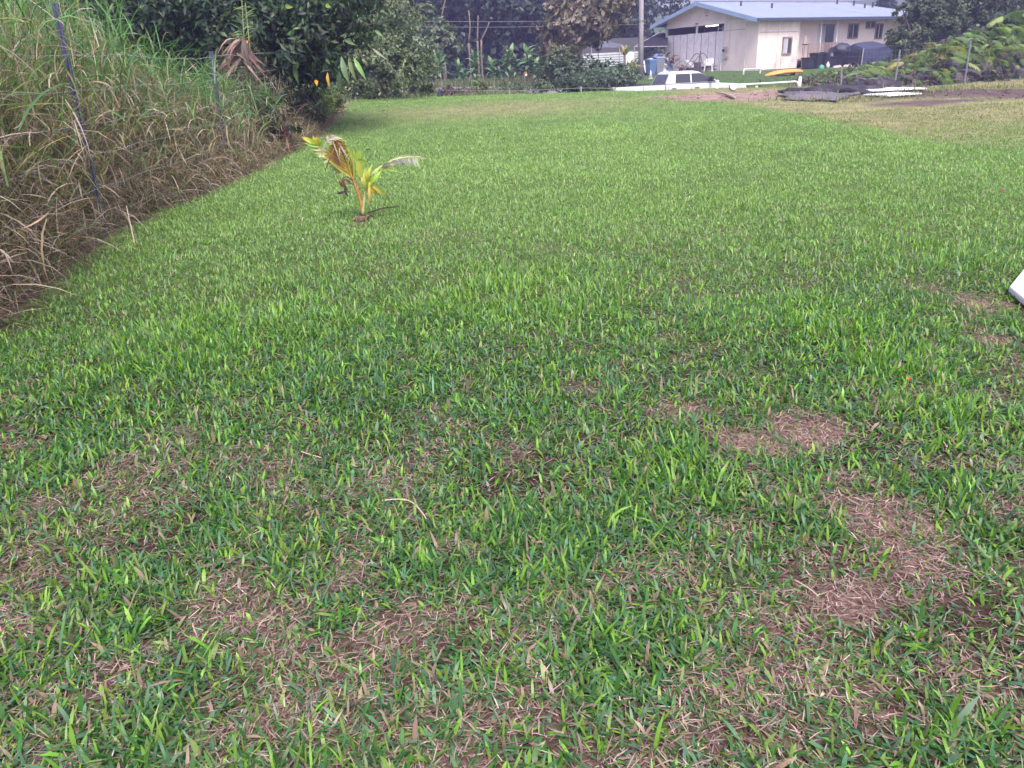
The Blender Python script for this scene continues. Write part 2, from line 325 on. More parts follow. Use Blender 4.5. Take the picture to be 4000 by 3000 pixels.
# ------------------------------------------------------------------ lawn blades
GC = [(.155, .310, .036), (.052, .148, .032), (.078, .170, .088), (.165, .245, .065), (.25, .18, .14), (.19, .31, .03)]
def scatter(y0, y1, dens, xr=.74, xm=.9):
    A = (y1 - y0) * 2 * (xr * y1 + xm); n = int(A * dens)
    y = rng.uniform(y0, y1, n); x = rng.uniform(-1, 1, n) * (xr * y1 + xm)
    k = (np.abs(x) < xr * y + xm) & (x > edge_x(y) + .02)
    return x[k], y[k]
def lawn(name, y0, y1, dens, Lr, Wr, segs, wide=1.0):
    x, y = scatter(y0, y1, dens); d = dryness(x, y); ft = far_tan(x, y) * np.clip((y - 8) / 4, 0, 1); s1, s2, s3 = soil_mask(x, y)
    cl = np.clip((fbm(x, y, .16, 41) * .5 + fbm(x, y, .42, 43) * .5 - .5) * 2.3 + .5, 0, 1)                                    # tufts and thin places
    keep = rng.random(len(x)) < np.clip(1.15 - d * .98 - ft * .48, .02, 1) * np.clip((.30 if y0 < 2 else .48) + cl * 1.1, 0, 1) * (1 - .97 * np.maximum(np.maximum(s1, s2), s3 * .9))
    x, y, d, ft, cl = x[keep], y[keep], d[keep], ft[keep], cl[keep]; n = len(x)
    lush = np.zeros(n)
    for sx, sy, rx_, ry_ in _lush: lush = np.maximum(lush, np.clip(1.15 - np.sqrt(((x - sx) / rx_) ** 2 + ((y - sy) / ry_) ** 2), 0, 1))
    big = vnoise(x, y, 1.7, 55)
    Ln = rng.uniform(*Lr, n) * (1 - .35 * d) * (.75 + .5 * cl) * (1 + .45 * lush) * (1 - .25 * ft)
    long = rng.random(n) < .03; Ln = np.where(long, Ln * 1.7, Ln)
    W = rng.uniform(*Wr, n) * wide * np.where(rng.random(n) < .2, .5, 1) * np.where(rng.random(n) < .06, 1.5, 1)
    lean = np.abs(rng.normal(.5, .3, n)).clip(0, 1.3); curl = rng.normal(.55, .45, n)
    pos = np.stack([x, y, G(x, y) + .001], 1)
    lying = (rng.random(n) < np.interp(y, [1, 4, 8, 14], [.72, .58, .28, .12]) * (1 - .5 * lush))
    lean = np.where(lying, rng.normal(1.22, .22, n), lean); lf_ = lying * 1.0
    wt = np.stack([.30 + .3 * lush + .25 * big, .36 - .1 * big + 0 * d, .20 + .12 * (1 - big), .10 + .25 * ft + .1 * d, .05 + .22 * d + .22 * ft, .12 * big + .12 * lush], 1).clip(.01, 2)
    wt[:, 0] *= 1 - .8 * lf_; wt[:, 5] *= 1 - .85 * lf_; wt[:, 1] *= 1 + .5 * lf_; wt[:, 2] *= 1 + .9 * lf_; wt[:, 4] *= 1 + .5 * lf_  # upright blades coloured bright like backlight, lying ones dark and bluish like sky sheen
    wt[:, 0] *= 1.1; wt[:, 3] *= np.interp(y, [6, 14], [1, 1.8])
    col = mix_col(n, GC, wt, .15 if y1 < 9.5 else .09)
    sm_ = np.interp(y, [3.5, 7, 12, 20], [0, .4, .65, .8])[:, None]; col = col * (1 - sm_) + sm_ * ((np.array([[.265, .375, .135]]) * (1 - ft[:, None]) + np.array([[.25, .255, .125]]) * ft[:, None]) * (.8 + .45 * fbm(x, y, 1.5, 66))[:, None])  # far blades evened out and paled, backlit glow and haze put into their colour
    V, F, k = blades(pos, Ln, W, rng.uniform(0, 2 * np.pi, n), lean, curl, segs, twist=rng.normal(0, .5, n))
    o = mesh_np(name, V, F, GRASS, col=np.repeat(col, k, 0)); print(name, n, sum(len(f) for f in F)); return o
def litter(name, y0, y1, dens, Lr, Wr):
    x, y = scatter(y0, y1, dens); d = dryness(x, y); s1, s2, s3 = soil_mask(x, y)
    keep = rng.random(len(x)) < np.clip(.15 + (d - .18) * 1.5 + s3 * .8, .15, 1); x, y = x[keep], y[keep]; n = len(x)
    pos = np.stack([x, y, G(x, y) + rng.uniform(.003, .018, n)], 1)
    V, F, k = blades(pos, rng.uniform(*Lr, n), rng.uniform(*Wr, n), rng.uniform(0, 2 * np.pi, n), rng.normal(1.45, .13, n), rng.normal(.12, .3, n), 2, prof=[.8, 1])
    col = mix_col(n, [(.30, .205, .188), (.21, .135, .125), (.40, .30, .275), (.09, .05, .045), (.16, .155, .085)], [.30, .3, .12, .16, .12], .25)
    o = mesh_np(name, V, F, DRY, col=np.repeat(col, k, 0)); print(name, n); return o
tag(lawn('lawn_grass', .75, 2.3, 13500, (.030, .075), (.0045, .0095), 3), 'broad green lawn blades nearest the bottom of the picture', 'grass', kind='stuff')
tag(lawn('lawn_grass', 2.3, 4.6, 6800, (.030, .068), (.0055, .0100), 3), 'green lawn blades around the dry patches in the foreground', 'grass', kind='stuff')
tag(lawn('lawn_grass', 4.6, 9, 3000, (.030, .062), (.007, .0115), 2), 'thick green lawn in front of the yellow palm seedling', 'grass', kind='stuff')
tag(lawn('lawn_grass', 9, 16, 1500, (.03, .058), (.008, .013), 2, 1.15), 'even green lawn stretching away behind the palm seedling', 'grass', kind='stuff')
tag(lawn('lawn_grass', 16, 30, 560, (.03, .055), (.012, .02), 1, 1.2), 'far green lawn rising to its brow before the road', 'grass', kind='stuff')
tag(litter('dead_grass_litter', .75, 3.0, 11500, (.012, .055), (.0012, .0034)), 'brown dead grass clippings lying between the front lawn blades', 'grass', kind='stuff')
tag(litter('dead_grass_litter', 3.0, 7.5, 2200, (.02, .06), (.002, .0045)), 'brown dead grass clippings in the lawn further back', 'grass', kind='stuff')
# ------------------------------------------------------------------ left side: fence, tall grass, shrubs
def fence_x(y): return float(edge_x(y)) - .30
STEEL = paint('dark_blue_steel', (.045, .05, .105), .45, .3, 20, dirt=(.16, .12, .10), dscale=25, damt=.5, spec=.6)
WIRE = paint('galvanised_wire', (.40, .38, .37), .5, .25, 30, metal=.5)
pb = on_ground(414, 915); pt = P(212, 14, pb[1] + .1)
fence = empty('wire_fence', (pb[0], pb[1], g(pb[0], pb[1])), 'barbed wire fence with dark blue steel posts overgrown by tall grass on the left', 'fence')
def t_post(parent, a, b, name='post', wd=.05, studs=True):
    a = Vector(a); b = Vector(b); d = b - a; L_ = d.length; q = d.to_track_quat('Z', 'Y')
    m = MB(); m.box(-wd / 2, wd / 2, -.006, .006, 0, L_); m.box(-.006, .006, .0061, wd * .95, 0, L_ - .002)
    o = m.build(name, STEEL, parent); o.location = a - parent.location; o.rotation_mode = 'QUATERNION'; o.rotation_quaternion = q @ Matrix.Rotation(R(35), 3, 'Z').to_quaternion()
    if studs:
        sm = MB()
        for k in range(int(L_ / .055)): sm.box(-.016, .016, -.017, -.0061, .04 + k * .055, .063 + k * .055)
        tag(sm.build('stud_row', STEEL, o), kind='stuff')
    return o
t_post(fence, (pb[0], pb[1], g(pb[0], pb[1]) - .1), pt)
q2 = P(858, 470, 12.2); t_post(fence, (q2[0], q2[1], g(q2[0], q2[1]) - .1), P(828, 200, 12.2), studs=False)
q3 = np.array([fence_x(3.9) - .1, 3.9]); t_post(fence, (q3[0], q3[1], -.1), (q3[0] - .03, q3[1], 2.2))
t_post(fence, (-4.6, 21.5, .4), (-4.62, 21.5, 2.2), studs=False)
posts_y = [3.9, pb[1], 12.2, 21.5]; posts_x = [q3[0], pb[0], q2[0], -4.6]
wz = [.20, .47, .78, 1.06, 1.36, 1.66]
for k, z0 in enumerate(wz):
    pts = []
    for y in np.arange(1.2, 21.5, .05):
        x = np.interp(y, posts_y, posts_x, left=posts_x[0] + .1); tpar = (y - 3.9) / 5.6
        sag = -.035 * abs(math.sin(math.pi * tpar)) + .006 * math.sin(y * 1.7 + k)
        tilt = (pt[0] - pb[0]) * (z0 / 2.2)
        pts.append((x + tilt * .6 + .035 + .004 * math.sin(y * 40), y, g(x, y) * .9 + z0 + sag + .005 * math.sin(y * 55 + k)))
    o = MB().tube([Vector(p) - fence.location for p in pts], .0028, 4).build('wire', WIRE, fence)
    bm = MB()
    for p in pts[::3]:
        p = Vector(p) - fence.location; a = random.uniform(0, 6.28); e = Vector((math.cos(a) * .016, .004, math.sin(a) * .016)); bm.bar(p - e, p + e, .0018)
    tag(bm.build('barb_row', WIRE, o), kind='stuff')

# tall grass: culms with leaves, dead below and green above
def culms(n, yr, depth, hfun, seed, green=.40):
    y = rng.uniform(*yr, n); dpt = rng.random(n) ** .8 * depth; x = edge_x(y) - .12 - dpt
    h = hfun(y) * rng.uniform(.62, 1.08, n) * np.interp(dpt, [0, .30, .42, .8], [.14, .30, .85, 1.0]); base = np.stack([x, y, G(x, y)], 1)
    laz = rng.normal(0, .9, n); lean = np.where(rng.random(n) < .14, rng.uniform(.45, 1.0, n), np.abs(rng.normal(.14, .16, n))); curl = np.abs(rng.normal(.22, .2, n))
    Vs, Fs, Cs, off = [], [[], []], [], 0
    def put(V, F, k, col):
        nonlocal off
        Vs.append(V); Fs[0].append(F[0] + off); Fs[1].append(F[1] + off); Cs.append(np.repeat(col, k, 0)); off += len(V)
    V, F, k = blades(base, h, np.full(n, .008), laz, lean, curl, 4, prof=[1, 1, .9, .7])
    put(V, F, k, mix_col(n, [(.34, .27, .21), (.22, .19, .12), (.46, .37, .30)], [.5, .3, .2]))
    for j in range(8):
        tt = (j + rng.random(n)) / 8 * .97
        ang = lean + curl * tt * .5; pos = base + np.stack([np.cos(laz) * np.sin(ang) * h * tt, np.sin(laz) * np.sin(ang) * h * tt, np.cos(ang) * h * tt], 1)
        hz = pos[:, 2] - base[:, 2]
        gr = np.clip((hz / hfun(y) - .30 + rng.normal(0, .15, n)) * 2.6, 0, 1) * (green + .6 * (fbm(y, hz, .9, seed) - .2))
        isg = rng.random(n) < gr; keep = rng.random(n) < np.where(isg, 1, .85)
        m = int(keep.sum()); isg = isg[keep]
        L_ = np.where(isg, rng.uniform(.3, .75, m), rng.uniform(.2, .55, m)); W_ = np.where(isg, rng.uniform(.010, .021, m), rng.uniform(.006, .015, m))
        le = np.where(isg, np.abs(rng.normal(.55, .25, m)), rng.normal(1.3, .6, m)); cu = np.where(isg, rng.normal(1.35, .5, m), rng.normal(1.2, .7, m))
        V, F, k = blades(pos[keep], L_, W_, rng.uniform(0, 2 * np.pi, m), le, cu, 4, twist=rng.normal(0, .8, m), prof=[.6, 1, .85, .55])
        cg = mix_col(m, [(.10, .215, .06), (.06, .145, .05), (.16, .25, .09), (.10, .20, .11)], [.35, .3, .2, .15]); cdry = mix_col(m, [(.40, .305, .245), (.29, .205, .17), (.52, .42, .35), (.18, .19, .11), (.12, .08, .075)], [.36, .28, .16, .13, .07], .2)
        put(V, F, k, np.where(isg[:, None], cg, cdry))
    return np.concatenate(Vs), [np.concatenate(Fs[0]), np.concatenate(Fs[1])], np.concatenate(Cs)
hf = lambda y: np.interp(y, [0, 8.3, 9.7, 11.6, 13, 15, 18], [2.6, 2.5, 2.2, 1.6, 1.3, 1.0, .7])
V, F, c_ = culms(3800, (1.5, 9.5), 1.6, hf, 3)
tag(mesh_np('tall_grass', V, F, GRASS, col=c_), 'tall dry grass with green tops swallowing the left fence', 'grass', kind='stuff')
V, F, c_ = culms(2200, (9.5, 15.5), 1.3, hf, 4, .36)
tag(mesh_np('tall_grass', V, F, GRASS, col=c_), 'lower tall grass along the fence before the dark tree', 'grass', kind='stuff')
# matted dead stems at the foot
def tangle(n, yr, depth, hmax, name, label, cols, wts, mat=DRY):
    y = rng.uniform(*yr, n); dp = rng.random(n) * depth; x = edge_x(y) - dp + .02; hh = np.interp(dp, [0, .3, .5], [.08, .30, hmax])
    pos = np.stack([x, y, G(x, y) + rng.random(n) ** 1.3 * hh], 1)
    V, F, k = blades(pos, rng.uniform(.12, .5, n), rng.uniform(.0035, .008, n), rng.normal(0, 1.4, n), rng.uniform(.4, 2.3, n), rng.normal(.6, .8, n), 3, twist=rng.normal(0, .7, n), prof=[.8, 1, .7])
    tag(mesh_np(name, V, F, mat, col=np.repeat(mix_col(n, cols, wts, .2), k, 0)), label, 'grass', kind='stuff')
tangle(20000, (1.5, 17), 1.1, 1.2, 'dead_grass_tangle', 'matted brown dead grass at the foot of the left fence', [(.36, .265, .22), (.26, .18, .155), (.48, .38, .32), (.14, .09, .08), (.13, .17, .065)], [.28, .24, .14, .12, .22])
tangle(7000, (1.5, 20), .75, .4, 'low_green_weeds', 'low olive weeds creeping from the tall grass onto the lawn edge', [(.12, .15, .045), (.08, .12, .035), (.18, .17, .07)], [.4, .35, .25], GRASS)
# pale dead cane lying against the fence foot
st = empty('dry_cane', tuple(on_ground(525, 955)), 'single pale dry cane standing out of the lawn edge', 'stick')
a = on_ground(527, 958); MB().tube([Vector(a) - st.location, Vector(P(494, 805, a[1] + .1)) - st.location], [.006, .004], 6).build('stem', paint('pale_cane', (.50, .40, .32), .8), st)

# ---- trees
def tube_between(m, a, b, r0, r1, bend=.1, n=7, segs=5):
    a = Vector(a); b = Vector(b); L_ = (b - a).length; k = Vector((random.uniform(-1, 1), random.uniform(-1, 1), random.uniform(-.2, .2))) * L_ * bend
    m.tube([a.lerp(b, i / segs) + k * math.sin(math.pi * i / segs) for i in range(segs + 1)], [r0 + (r1 - r0) * i / segs for i in range(segs + 1)], n)
def tree(name, label, base, lobes, n, size, cols, wts, asp=.45, bark=BARK, r0=.12, group=None, cat='tree', droop=.3, clumps=34, spread=.17, inner=.3, mat=None, branches=7, trunk_top=None):
    """lobes relative to base"""
    e = empty(name, base, label, cat, group=group)
    pts, out, sh = crown_points(lobes, n, clumps, spread, inner)
    keep = pts[:, 2] > .05; pts, out, sh = pts[keep], out[keep], sh[keep]; n = len(pts)
    col = mix_col(n, cols, wts, .14) * (1 + .16 * sh.clip(-2, 2))[:, None]
    V, F = leaf_mesh(pts, out, rng.uniform(*size, n), rng.uniform(asp * .75, asp * 1.3, n), droop=droop)
    mesh_np('crown', V, F, mat or LEAF, e, np.repeat(col.clip(.003, .9), 4, 0))
    top = Vector(trunk_top or (np.mean([l[0] for l in lobes]), np.mean([l[1] for l in lobes]), np.mean([l[2] for l in lobes])))
    m = MB(); tube_between(m, (0, 0, -.2), top, r0, r0 * .45, .05, 9); m.build('trunk', bark, e, True)
    m = MB()
    for l in sorted(lobes, key=lambda l: -l[3])[:branches]:
        tt = random.uniform(.4, .85); a = Vector((0, 0, 0)).lerp(top, tt); tube_between(m, a, Vector(l[:3]), r0 * .4, r0 * .1, .08, 6, 4)
        for _ in range(3):
            d = Vector((random.gauss(0, 1), random.gauss(0, 1), random.gauss(.2, .7))).normalized(); tube_between(m, Vector(l[:3]), Vector(l[:3]) + Vector((d.x * l[3], d.y * l[4], d.z * l[5])) * .8, r0 * .14, r0 * .04, .06, 5, 3)
    m.build('branch', bark, e, True)
    return e
def lobes_px(base, specs, dy=1.0):
    """specs (u, v, Y, half width px, half height px) -> lobes relative to base"""
    out = []
    for (u, v, Y_, hw, hh) in specs:
        p = P(u, v, Y_); s = mpp(Y_); out.append((p[0] - base[0], p[1] - base[1], p[2] - base[2], hw * s, max(hw, hh) * s * dy, hh * s))
    return out
def ground_base(u, v, Y_):
    p = P(u, v, Y_); return (p[0], p[1], g(p[0], p[1]))
DG = [(.022, .045, .022), (.034, .066, .026), (.018, .032, .026), (.085, .12, .05)]
# dark broad-leaved tree on the fence line
B = ground_base(1010, 470, 17.2)
dark = tree('broadleaf_tree', 'dark broad leaved tree hanging over the left fence', B,
     lobes_px(B, [(700, 60, 18, 260, 170), (950, -60, 18, 260, 200), (1180, -40, 17.5, 230, 190), (1020, 140, 17.5, 250, 150), (1250, 110, 17, 170, 130), (820, 250, 18.5, 170, 150), (1080, 300, 17.5, 150, 120), (1330, 10, 17, 150, 150), (1180, 220, 16.8, 160, 90), (560, -60, 18.5, 220, 160)]),
     23000, (.09, .22), DG, [.36, .3, .22, .12], .4, DARKBARK, .11, droop=1.0, clumps=46, mat=LEAFG)
# the individual long leaves hanging at its edge
def big_leaf(parent, a, b, wd, col, mat=LEAFG, name='leaf', bow=.12, side=None, up=None, rel=True):
    """one long leaf from a to b, folded along its midrib"""
    a = Vector(a); b = Vector(b)
    if rel: a -= parent.location; b -= parent.location
    d = b - a; L_ = d.length; view = Vector(side) if side else Vector((random.uniform(-.4, .4), -1, random.uniform(-.2, .5))); s = d.cross(view).normalized(); nrm = s.cross(d).normalized()
    V = []; F = []; prof = [.12, .6, .95, 1.0, .8, .42, .02]; k = len(prof)
    for i, w_ in enumerate(prof):
        t = i / (k - 1); c_ = a + d * t + nrm * math.sin(math.pi * t) * L_ * bow; h_ = wd * w_ / 2
        V += [c_ - s * h_ + nrm * h_ * .35, c_, c_ + s * h_ + nrm * h_ * .35]
    for i in range(k - 1): F += [(3 * i, 3 * i + 1, 3 * i + 4, 3 * i + 3), (3 * i + 1, 3 * i + 2, 3 * i + 5, 3 * i + 4)]
    return MB().add(V, F).build(name, mat, parent, True, col=tuple(min(.9, max(.004, x * random.uniform(.85, 1.15))) for x in col))
z2 = lambda a, b: (900 + a / 2.765, b / 2.765)
for (a, b, wd, c_) in (((690, 660), (740, 920), .09, (.06, .12, .04)), ((1120, 640), (1200, 960), .10, (.10, .17, .09)), ((1200, 610), (1290, 920), .11, (.13, .20, .12)), ((1280, 600), (1370, 890), .09, (.16, .22, .11)), ((1330, 620), (1470, 870), .09, (.20, .30, .08)),
                       ((1040, 640), (1075, 800), .06, (.13, .19, .08)), ((920, 640), (900, 800), .08, (.07, .12, .04)), ((1000, 470), (1060, 560), .09, (.06, .10, .05)), ((1230, 430), (1360, 490), .07, (.12, .17, .08)), ((590, 60), (680, 80), .08, (.18, .30, .05)), ((1030, 50), (1090, 80), .08, (.22, .30, .05)),
                       ((1090, 260), (1140, 300), .07, (.22, .28, .05)), ((760, 60), (790, 180), .08, (.10, .17, .08)), ((1560, 330), (1650, 400), .06, (.14, .19, .10)), ((1530, 520), (1700, 650), .05, (.26, .28, .2)), ((1640, 540), (1750, 600), .05, (.2, .22, .15)), ((920, 860), (935, 930), .07, (.55, .22, .02)), ((1050, 780), (1075, 950), .06, (.42, .24, .03))):
    u1, v1 = z2(*a); u2, v2 = z2(*b); Yl = random.uniform(15.6, 16.6); big_leaf(dark, P(u1, v1, Yl), P(u2, v2, Yl - .1), wd, c_)
for (a, b) in (((930, 560), (1350, 620)), ((1040, 270), (1260, 200)), ((1400, 350), (1560, 250))):
    p0 = Vector(P(*z2(*a), 16.6)); p1 = Vector(P(*z2(*b), 16.3)); m = MB(); m.tube([p0 - dark.location, (p0 + p1) / 2 - dark.location + Vector((0, 0, .04)), p1 - dark.location], [.018, .014, .007], 6); m.build('branch', DARKBARK, dark, True)
# shrubs filling behind the grass
B = ground_base(560, 420, 20.5)
tree('evergreen_shrub', 'near black evergreen shrub showing above the tall grass', B, lobes_px(B, [(330, 0, 21, 300, 210), (640, 90, 20.5, 260, 200), (100, 60, 21, 260, 240), (450, 260, 20.5, 330, 130), (-150, 40, 20.5, 240, 260)]), 9000, (.13, .3), DG, [.4, .24, .26, .1], .45, DARKBARK, .1, cat='shrub')
B = ground_base(150, 430, 12.6)
tree('feathery_shrub', 'yellow green feathery shrub in the upper left corner behind the post', B, lobes_px(B, [(150, 60, 12.6, 170, 150), (60, 200, 12.4, 160, 130), (300, 210, 12.8, 150, 110), (-80, 60, 12.5, 150, 200)]), 7000, (.07, .2), [(.14, .23, .05), (.09, .17, .045), (.20, .27, .08)], [.4, .4, .2], .16, BARK, .05, cat='shrub', droop=.8)
B = ground_base(1130, 470, 16)
tree('hanging_vine_bush', 'dark tangled bush of dead vines under the broad leaved tree', B, lobes_px(B, [(1000, 400, 16.2, 120, 110), (930, 330, 15.8, 110, 130), (920, 440, 14.4, 90, 90), (1020, 480, 14.2, 80, 80), (1110, 520, 14.0, 55, 60), (1120, 420, 16.6, 90, 90), (1190, 440, 17.3, 60, 70)]), 10500, (.06, .20), [(.035, .045, .03), (.085, .068, .06), (.16, .125, .105), (.05, .085, .03)], [.40, .26, .14, .20], .26, DARKBARK, .04, cat='bush', droop=1.6)
B = ground_base(1250, 440, 20)
tree('leafy_weed_bush', 'small bright green weed bush at the end of the fence', B, lobes_px(B, [(1230, 350, 19, 45, 70), (1290, 400, 20.5, 60, 50)]), 1800, (.06, .14), [(.16, .24, .06), (.10, .17, .05), (.24, .22, .1)], [.4, .35, .25], .35, BARK, .02, cat='bush')
# dry cane plant with drooping leaves and an orange tip
B = on_ground(975, 560); B = P(960, 430, 14.2); B = (B[0], B[1], g(B[0], B[1]))
cane = empty('cane_plant', B, 'tall cane plant with drooping dead leaves and one orange bract', 'plant')
for (u0, u1, v1) in ((940, 948, 150), (955, 958, 10), (930, 944, -10)):
    p0 = Vector(B) + Vector((random.uniform(-.1, .1), 0, 0)); p1 = Vector(P(u1, v1, 14.1)); MB().tube([p0 - cane.location, (p0 + p1) / 2 + Vector((.03, 0, 0)) - cane.location, p1 - cane.location], [.016, .013, .006], 6).build('stem', paint('cane_stem', (.20, .20, .09), .7), cane, True)
for i in range(46):
    v0 = random.choice([150, 165, 190, 215, 240, 280]) + random.uniform(-14, 14); a = P(948 + random.uniform(-10, 10), v0, 14.1); s = random.choice((-1, 1)); du = random.uniform(25, 105) * s; dv = random.uniform(20, 150)
    big_leaf(cane, a, P(948 + du, v0 + dv, 14.1 + random.uniform(-.35, .3)), random.uniform(.025, .06), random.choice([(.21, .15, .12), (.15, .105, .09), (.27, .21, .165), (.11, .085, .075)]), DRY, bow=random.uniform(.15, .4))
for i in range(34):
    v0 = random.uniform(0, 160); a = P(952 + random.uniform(-8, 8), v0, 14.1); s = random.choice((-1, 1)); du = random.uniform(18, 62) * s; dv = random.uniform(-50, 30)
    big_leaf(cane, a, P(952 + du, v0 + dv, 14.1 + random.uniform(-.3, .3)), random.uniform(.007, .015), random.choice([(.14, .24, .09), (.2, .3, .1), (.1, .18, .07)]), bow=random.uniform(.1, .45))
big_leaf(cane, P(962, 175, 14.0), P(968, 158, 14.0), .05, (.75, .27, .02), name='bract')
# red leaved stalk
B = on_ground(1130, 600); red = empty('red_stalk_plant', tuple(B), 'reddish dead stalks at the foot of the dark bushes', 'plant')
for i in range(16):
    a = Vector(B) + Vector((random.uniform(-.2, .15), random.uniform(-.2, .2), .0)); u2 = 1105 + random.uniform(-45, 45); b = P(u2, random.uniform(400, 540), B[1] + random.uniform(-.2, .2))
    big_leaf(red, a, b, .035, random.choice([(.17, .06, .06), (.13, .07, .065), (.28, .19, .15), (.10, .07, .065)]), DRY, name='stalk_leaf', bow=.06)
# dense pale hedge of bush at the lawn's far left corner
B = ground_base(1480, 380, 26)
tree('hedge_bush', 'big dense light green bush at the far left corner of the lawn', B,
     lobes_px(B, [(1440, 60, 26.5, 150, 140), (1530, 150, 26.3, 120, 110), (1600, 240, 26, 80, 90), (1480, 260, 25.8, 150, 120), (1640, 310, 26.2, 45, 60), (1380, -20, 27, 150, 150), (1370, 200, 26, 110, 160)]), 23000, (.07, .16), [(.16, .20, .10), (.10, .145, .075), (.22, .25, .14), (.05, .08, .05)], [.34, .3, .18, .18], .5, BARK, .1, cat='bush', clumps=60, spread=.14, inner=.2)

# ------------------------------------------------------------------ coconut palm seedling
B = on_ground(1412, 862); YP = float(B[1]); palm = empty('coconut_seedling', tuple(B), 'yellowing coconut palm seedling standing alone on the lawn', 'palm')
PM = leafmat('palm_leaf_surface', .3, .5, .35, .15)
zp = lambda a, b: (1100 + a * .31646, 450 + b * .31646)
def pp(a, b, dy=0): return Vector(P(*zp(a, b), YP + dy)) - palm.location
def curve(pts, n=14):
    pts = [Vector(p) for p in pts]; out = []
    for i in range(n + 1):
        t = i / n * (len(pts) - 1); k = min(int(t), len(pts) - 2); f_ = t - k
        p0 = pts[max(k - 1, 0)]; p1 = pts[k]; p2 = pts[k + 1]; p3 = pts[min(k + 2, len(pts) - 1)]
        out.append(.5 * ((2 * p1) + (-p0 + p2) * f_ + (2 * p0 - 5 * p1 + 4 * p2 - p3) * f_ ** 2 + (-p0 + 3 * p1 - 3 * p2 + p3) * f_ ** 3))
    return out
RACH = paint('palm_stalk', (.36, .17, .05), .5, .25, 30); RACHG = paint('green_palm_stalk', (.24, .22, .07), .5, .25, 30); RACHD = paint('dark_palm_stalk', (.07, .045, .035), .7, .25, 30)
def frond(stalk, r0, r1, mat, leaflets, side=(0, -1, .1), name='frond'):
    """stalk: control points; leaflets: (base fraction, tip point, width, colour, bow)"""
    c_ = curve(stalk, 18); o = MB().tube(c_, [r0 + (r1 - r0) * i / 18 for i in range(19)], 8).build(name, mat, palm, True)
    for (t, tip, wd, col, bow) in leaflets:
        k = t * 18; i = min(int(k), 17); a = c_[i].lerp(c_[i + 1], k - i); big_leaf(o, a, tip, wd * 1.25, col, PM, 'leaflet', bow, side=(side[0] + random.uniform(-.35, .35), side[1], side[2] + random.uniform(-.3, .3)), rel=False)
    return o
YE, YG, GRN, PAL, BRN, GRY, WH, DKB = (.46, .40, .06), (.29, .38, .06), (.20, .34, .05), (.46, .50, .25), (.16, .07, .03), (.34, .33, .27), (.62, .58, .52), (.055, .035, .03)
lf = []
# broad yellow leaf with burnt streaks, curled white at its tip
for i in range(26):
    t = .40 + .58 * i / 25; s = i / 25; lx = 560 + 200 * s - 90 * (1 - s); 
    lf.append((t, pp(500 + 170 * s + random.uniform(-8, 8), 480 - 190 * s, -.04 + .02 * s), .030, (YE, (.42, .27, .04), YG)[i % 3], .05))
    if i % 2: lf.append((t, pp(505 + 175 * s, 470 - 180 * s, -.055), .010, BRN, .05))
for i in range(26):
    t = .36 + .6 * i / 25; s = i / 25
    lf.append((t, pp(885 - 90 * s + random.uniform(-8, 8), 560 - 240 * s, -.03), .028, (YE, YG, GRN)[i % 3], .06))
    if i % 3 == 1: lf.append((t, pp(880 - 80 * s, 570 - 230 * s, -.05), .009, BRN, .06))
frond([pp(1000, 1230), pp(975, 1060, -.01), pp(900, 850, -.02), pp(835, 680, -.03), pp(760, 480, -.03), pp(690, 330, -.02), pp(610, 250, 0)], .018, .006, RACH, lf)
lf = []
for i in range(16):          # curled, bleached tip strands
    lf.append((.55 + .4 * random.random(), pp(random.uniform(540, 770), random.uniform(240, 330), -.07 + random.uniform(-.02, .02)), .012, random.choice([WH, GRY, (.45, .36, .28)]), .3))
for (x, y) in ((490, 420), (500, 600), (525, 740), (735, 560), (790, 760), (860, 500), (880, 620), (510, 360)):
    lf.append((.3 + .5 * random.random(), pp(x, y, -.08), .009, random.choice([GRY, (.3, .25, .2), BRN]), .25))
frond([pp(840, 690, -.035), pp(740, 420, -.05), pp(680, 300, -.06), pp(600, 245, -.05), pp(545, 300, -.06)], .004, .002, RACHD, lf)
lf = []                       # long frond pointing left, pale leaflets
for i in range(24):
    s = i / 23; lf.append((.50 + .42 * s, pp(250 + 400 * (1 - s) + random.uniform(-20, 30), 268 + 470 * (1 - s) ** .9, .05 + .05 * random.random()), .030, PAL if s < .75 else YG, -.02))
for (x, y, c_) in ((245, 265, (.52, .42, .06)), (330, 275, YG), (385, 250, (.55, .45, .05)), (430, 262, YE), (300, 300, PAL), (480, 290, YG), (520, 310, YG)): lf.append((.86 + .1 * random.random(), pp(x, y, .06), .036, c_, .04))
frond([pp(1000, 1200, .02), pp(960, 980, .04), pp(880, 760, .06), pp(700, 560, .07), pp(520, 430, .08), pp(400, 330, .08)], .010, .003, RACHG, lf)
lf = []                       # right arching frond, withered
for i in range(19):
    s = i / 18; lf.append((.62 + .34 * s, pp(1330 + 390 * s + random.uniform(-15, 15), 590 + 65 * s ** 2 + random.uniform(-20, 25), -.06 + random.uniform(-.03, .03)), .020, random.choice([GRY, GRY, (.25, .30, .14), (.2, .19, .16)]), .10))
    lf.append((.60 + .36 * s, pp(1400 + 400 * s, 520 - 40 * math.sin(3.1 * s) + 15 * s, .03), .020, random.choice([(.28, .33, .16), GRY, (.2, .2, .17)]), .08))
for (x, y) in ((1440, 650), (1500, 710), (1380, 640), (1250, 670), (1130, 760)): lf.append((.55 + .1 * random.random(), pp(x, y, -.05), .014, random.choice([YG, (.3, .24, .16)]), .1))
frond([pp(1005, 1230, -.01), pp(1020, 1050, -.02), pp(1060, 870, -.03), pp(1130, 720, -.03), pp(1280, 610, -.02), pp(1480, 525, 0), pp(1720, 515, .02)], .017, .009, paint('pale_green_stalk', (.36, .38, .17), .5, .2, 30), lf)
lf = []                       # upright green spear leaves in the heart
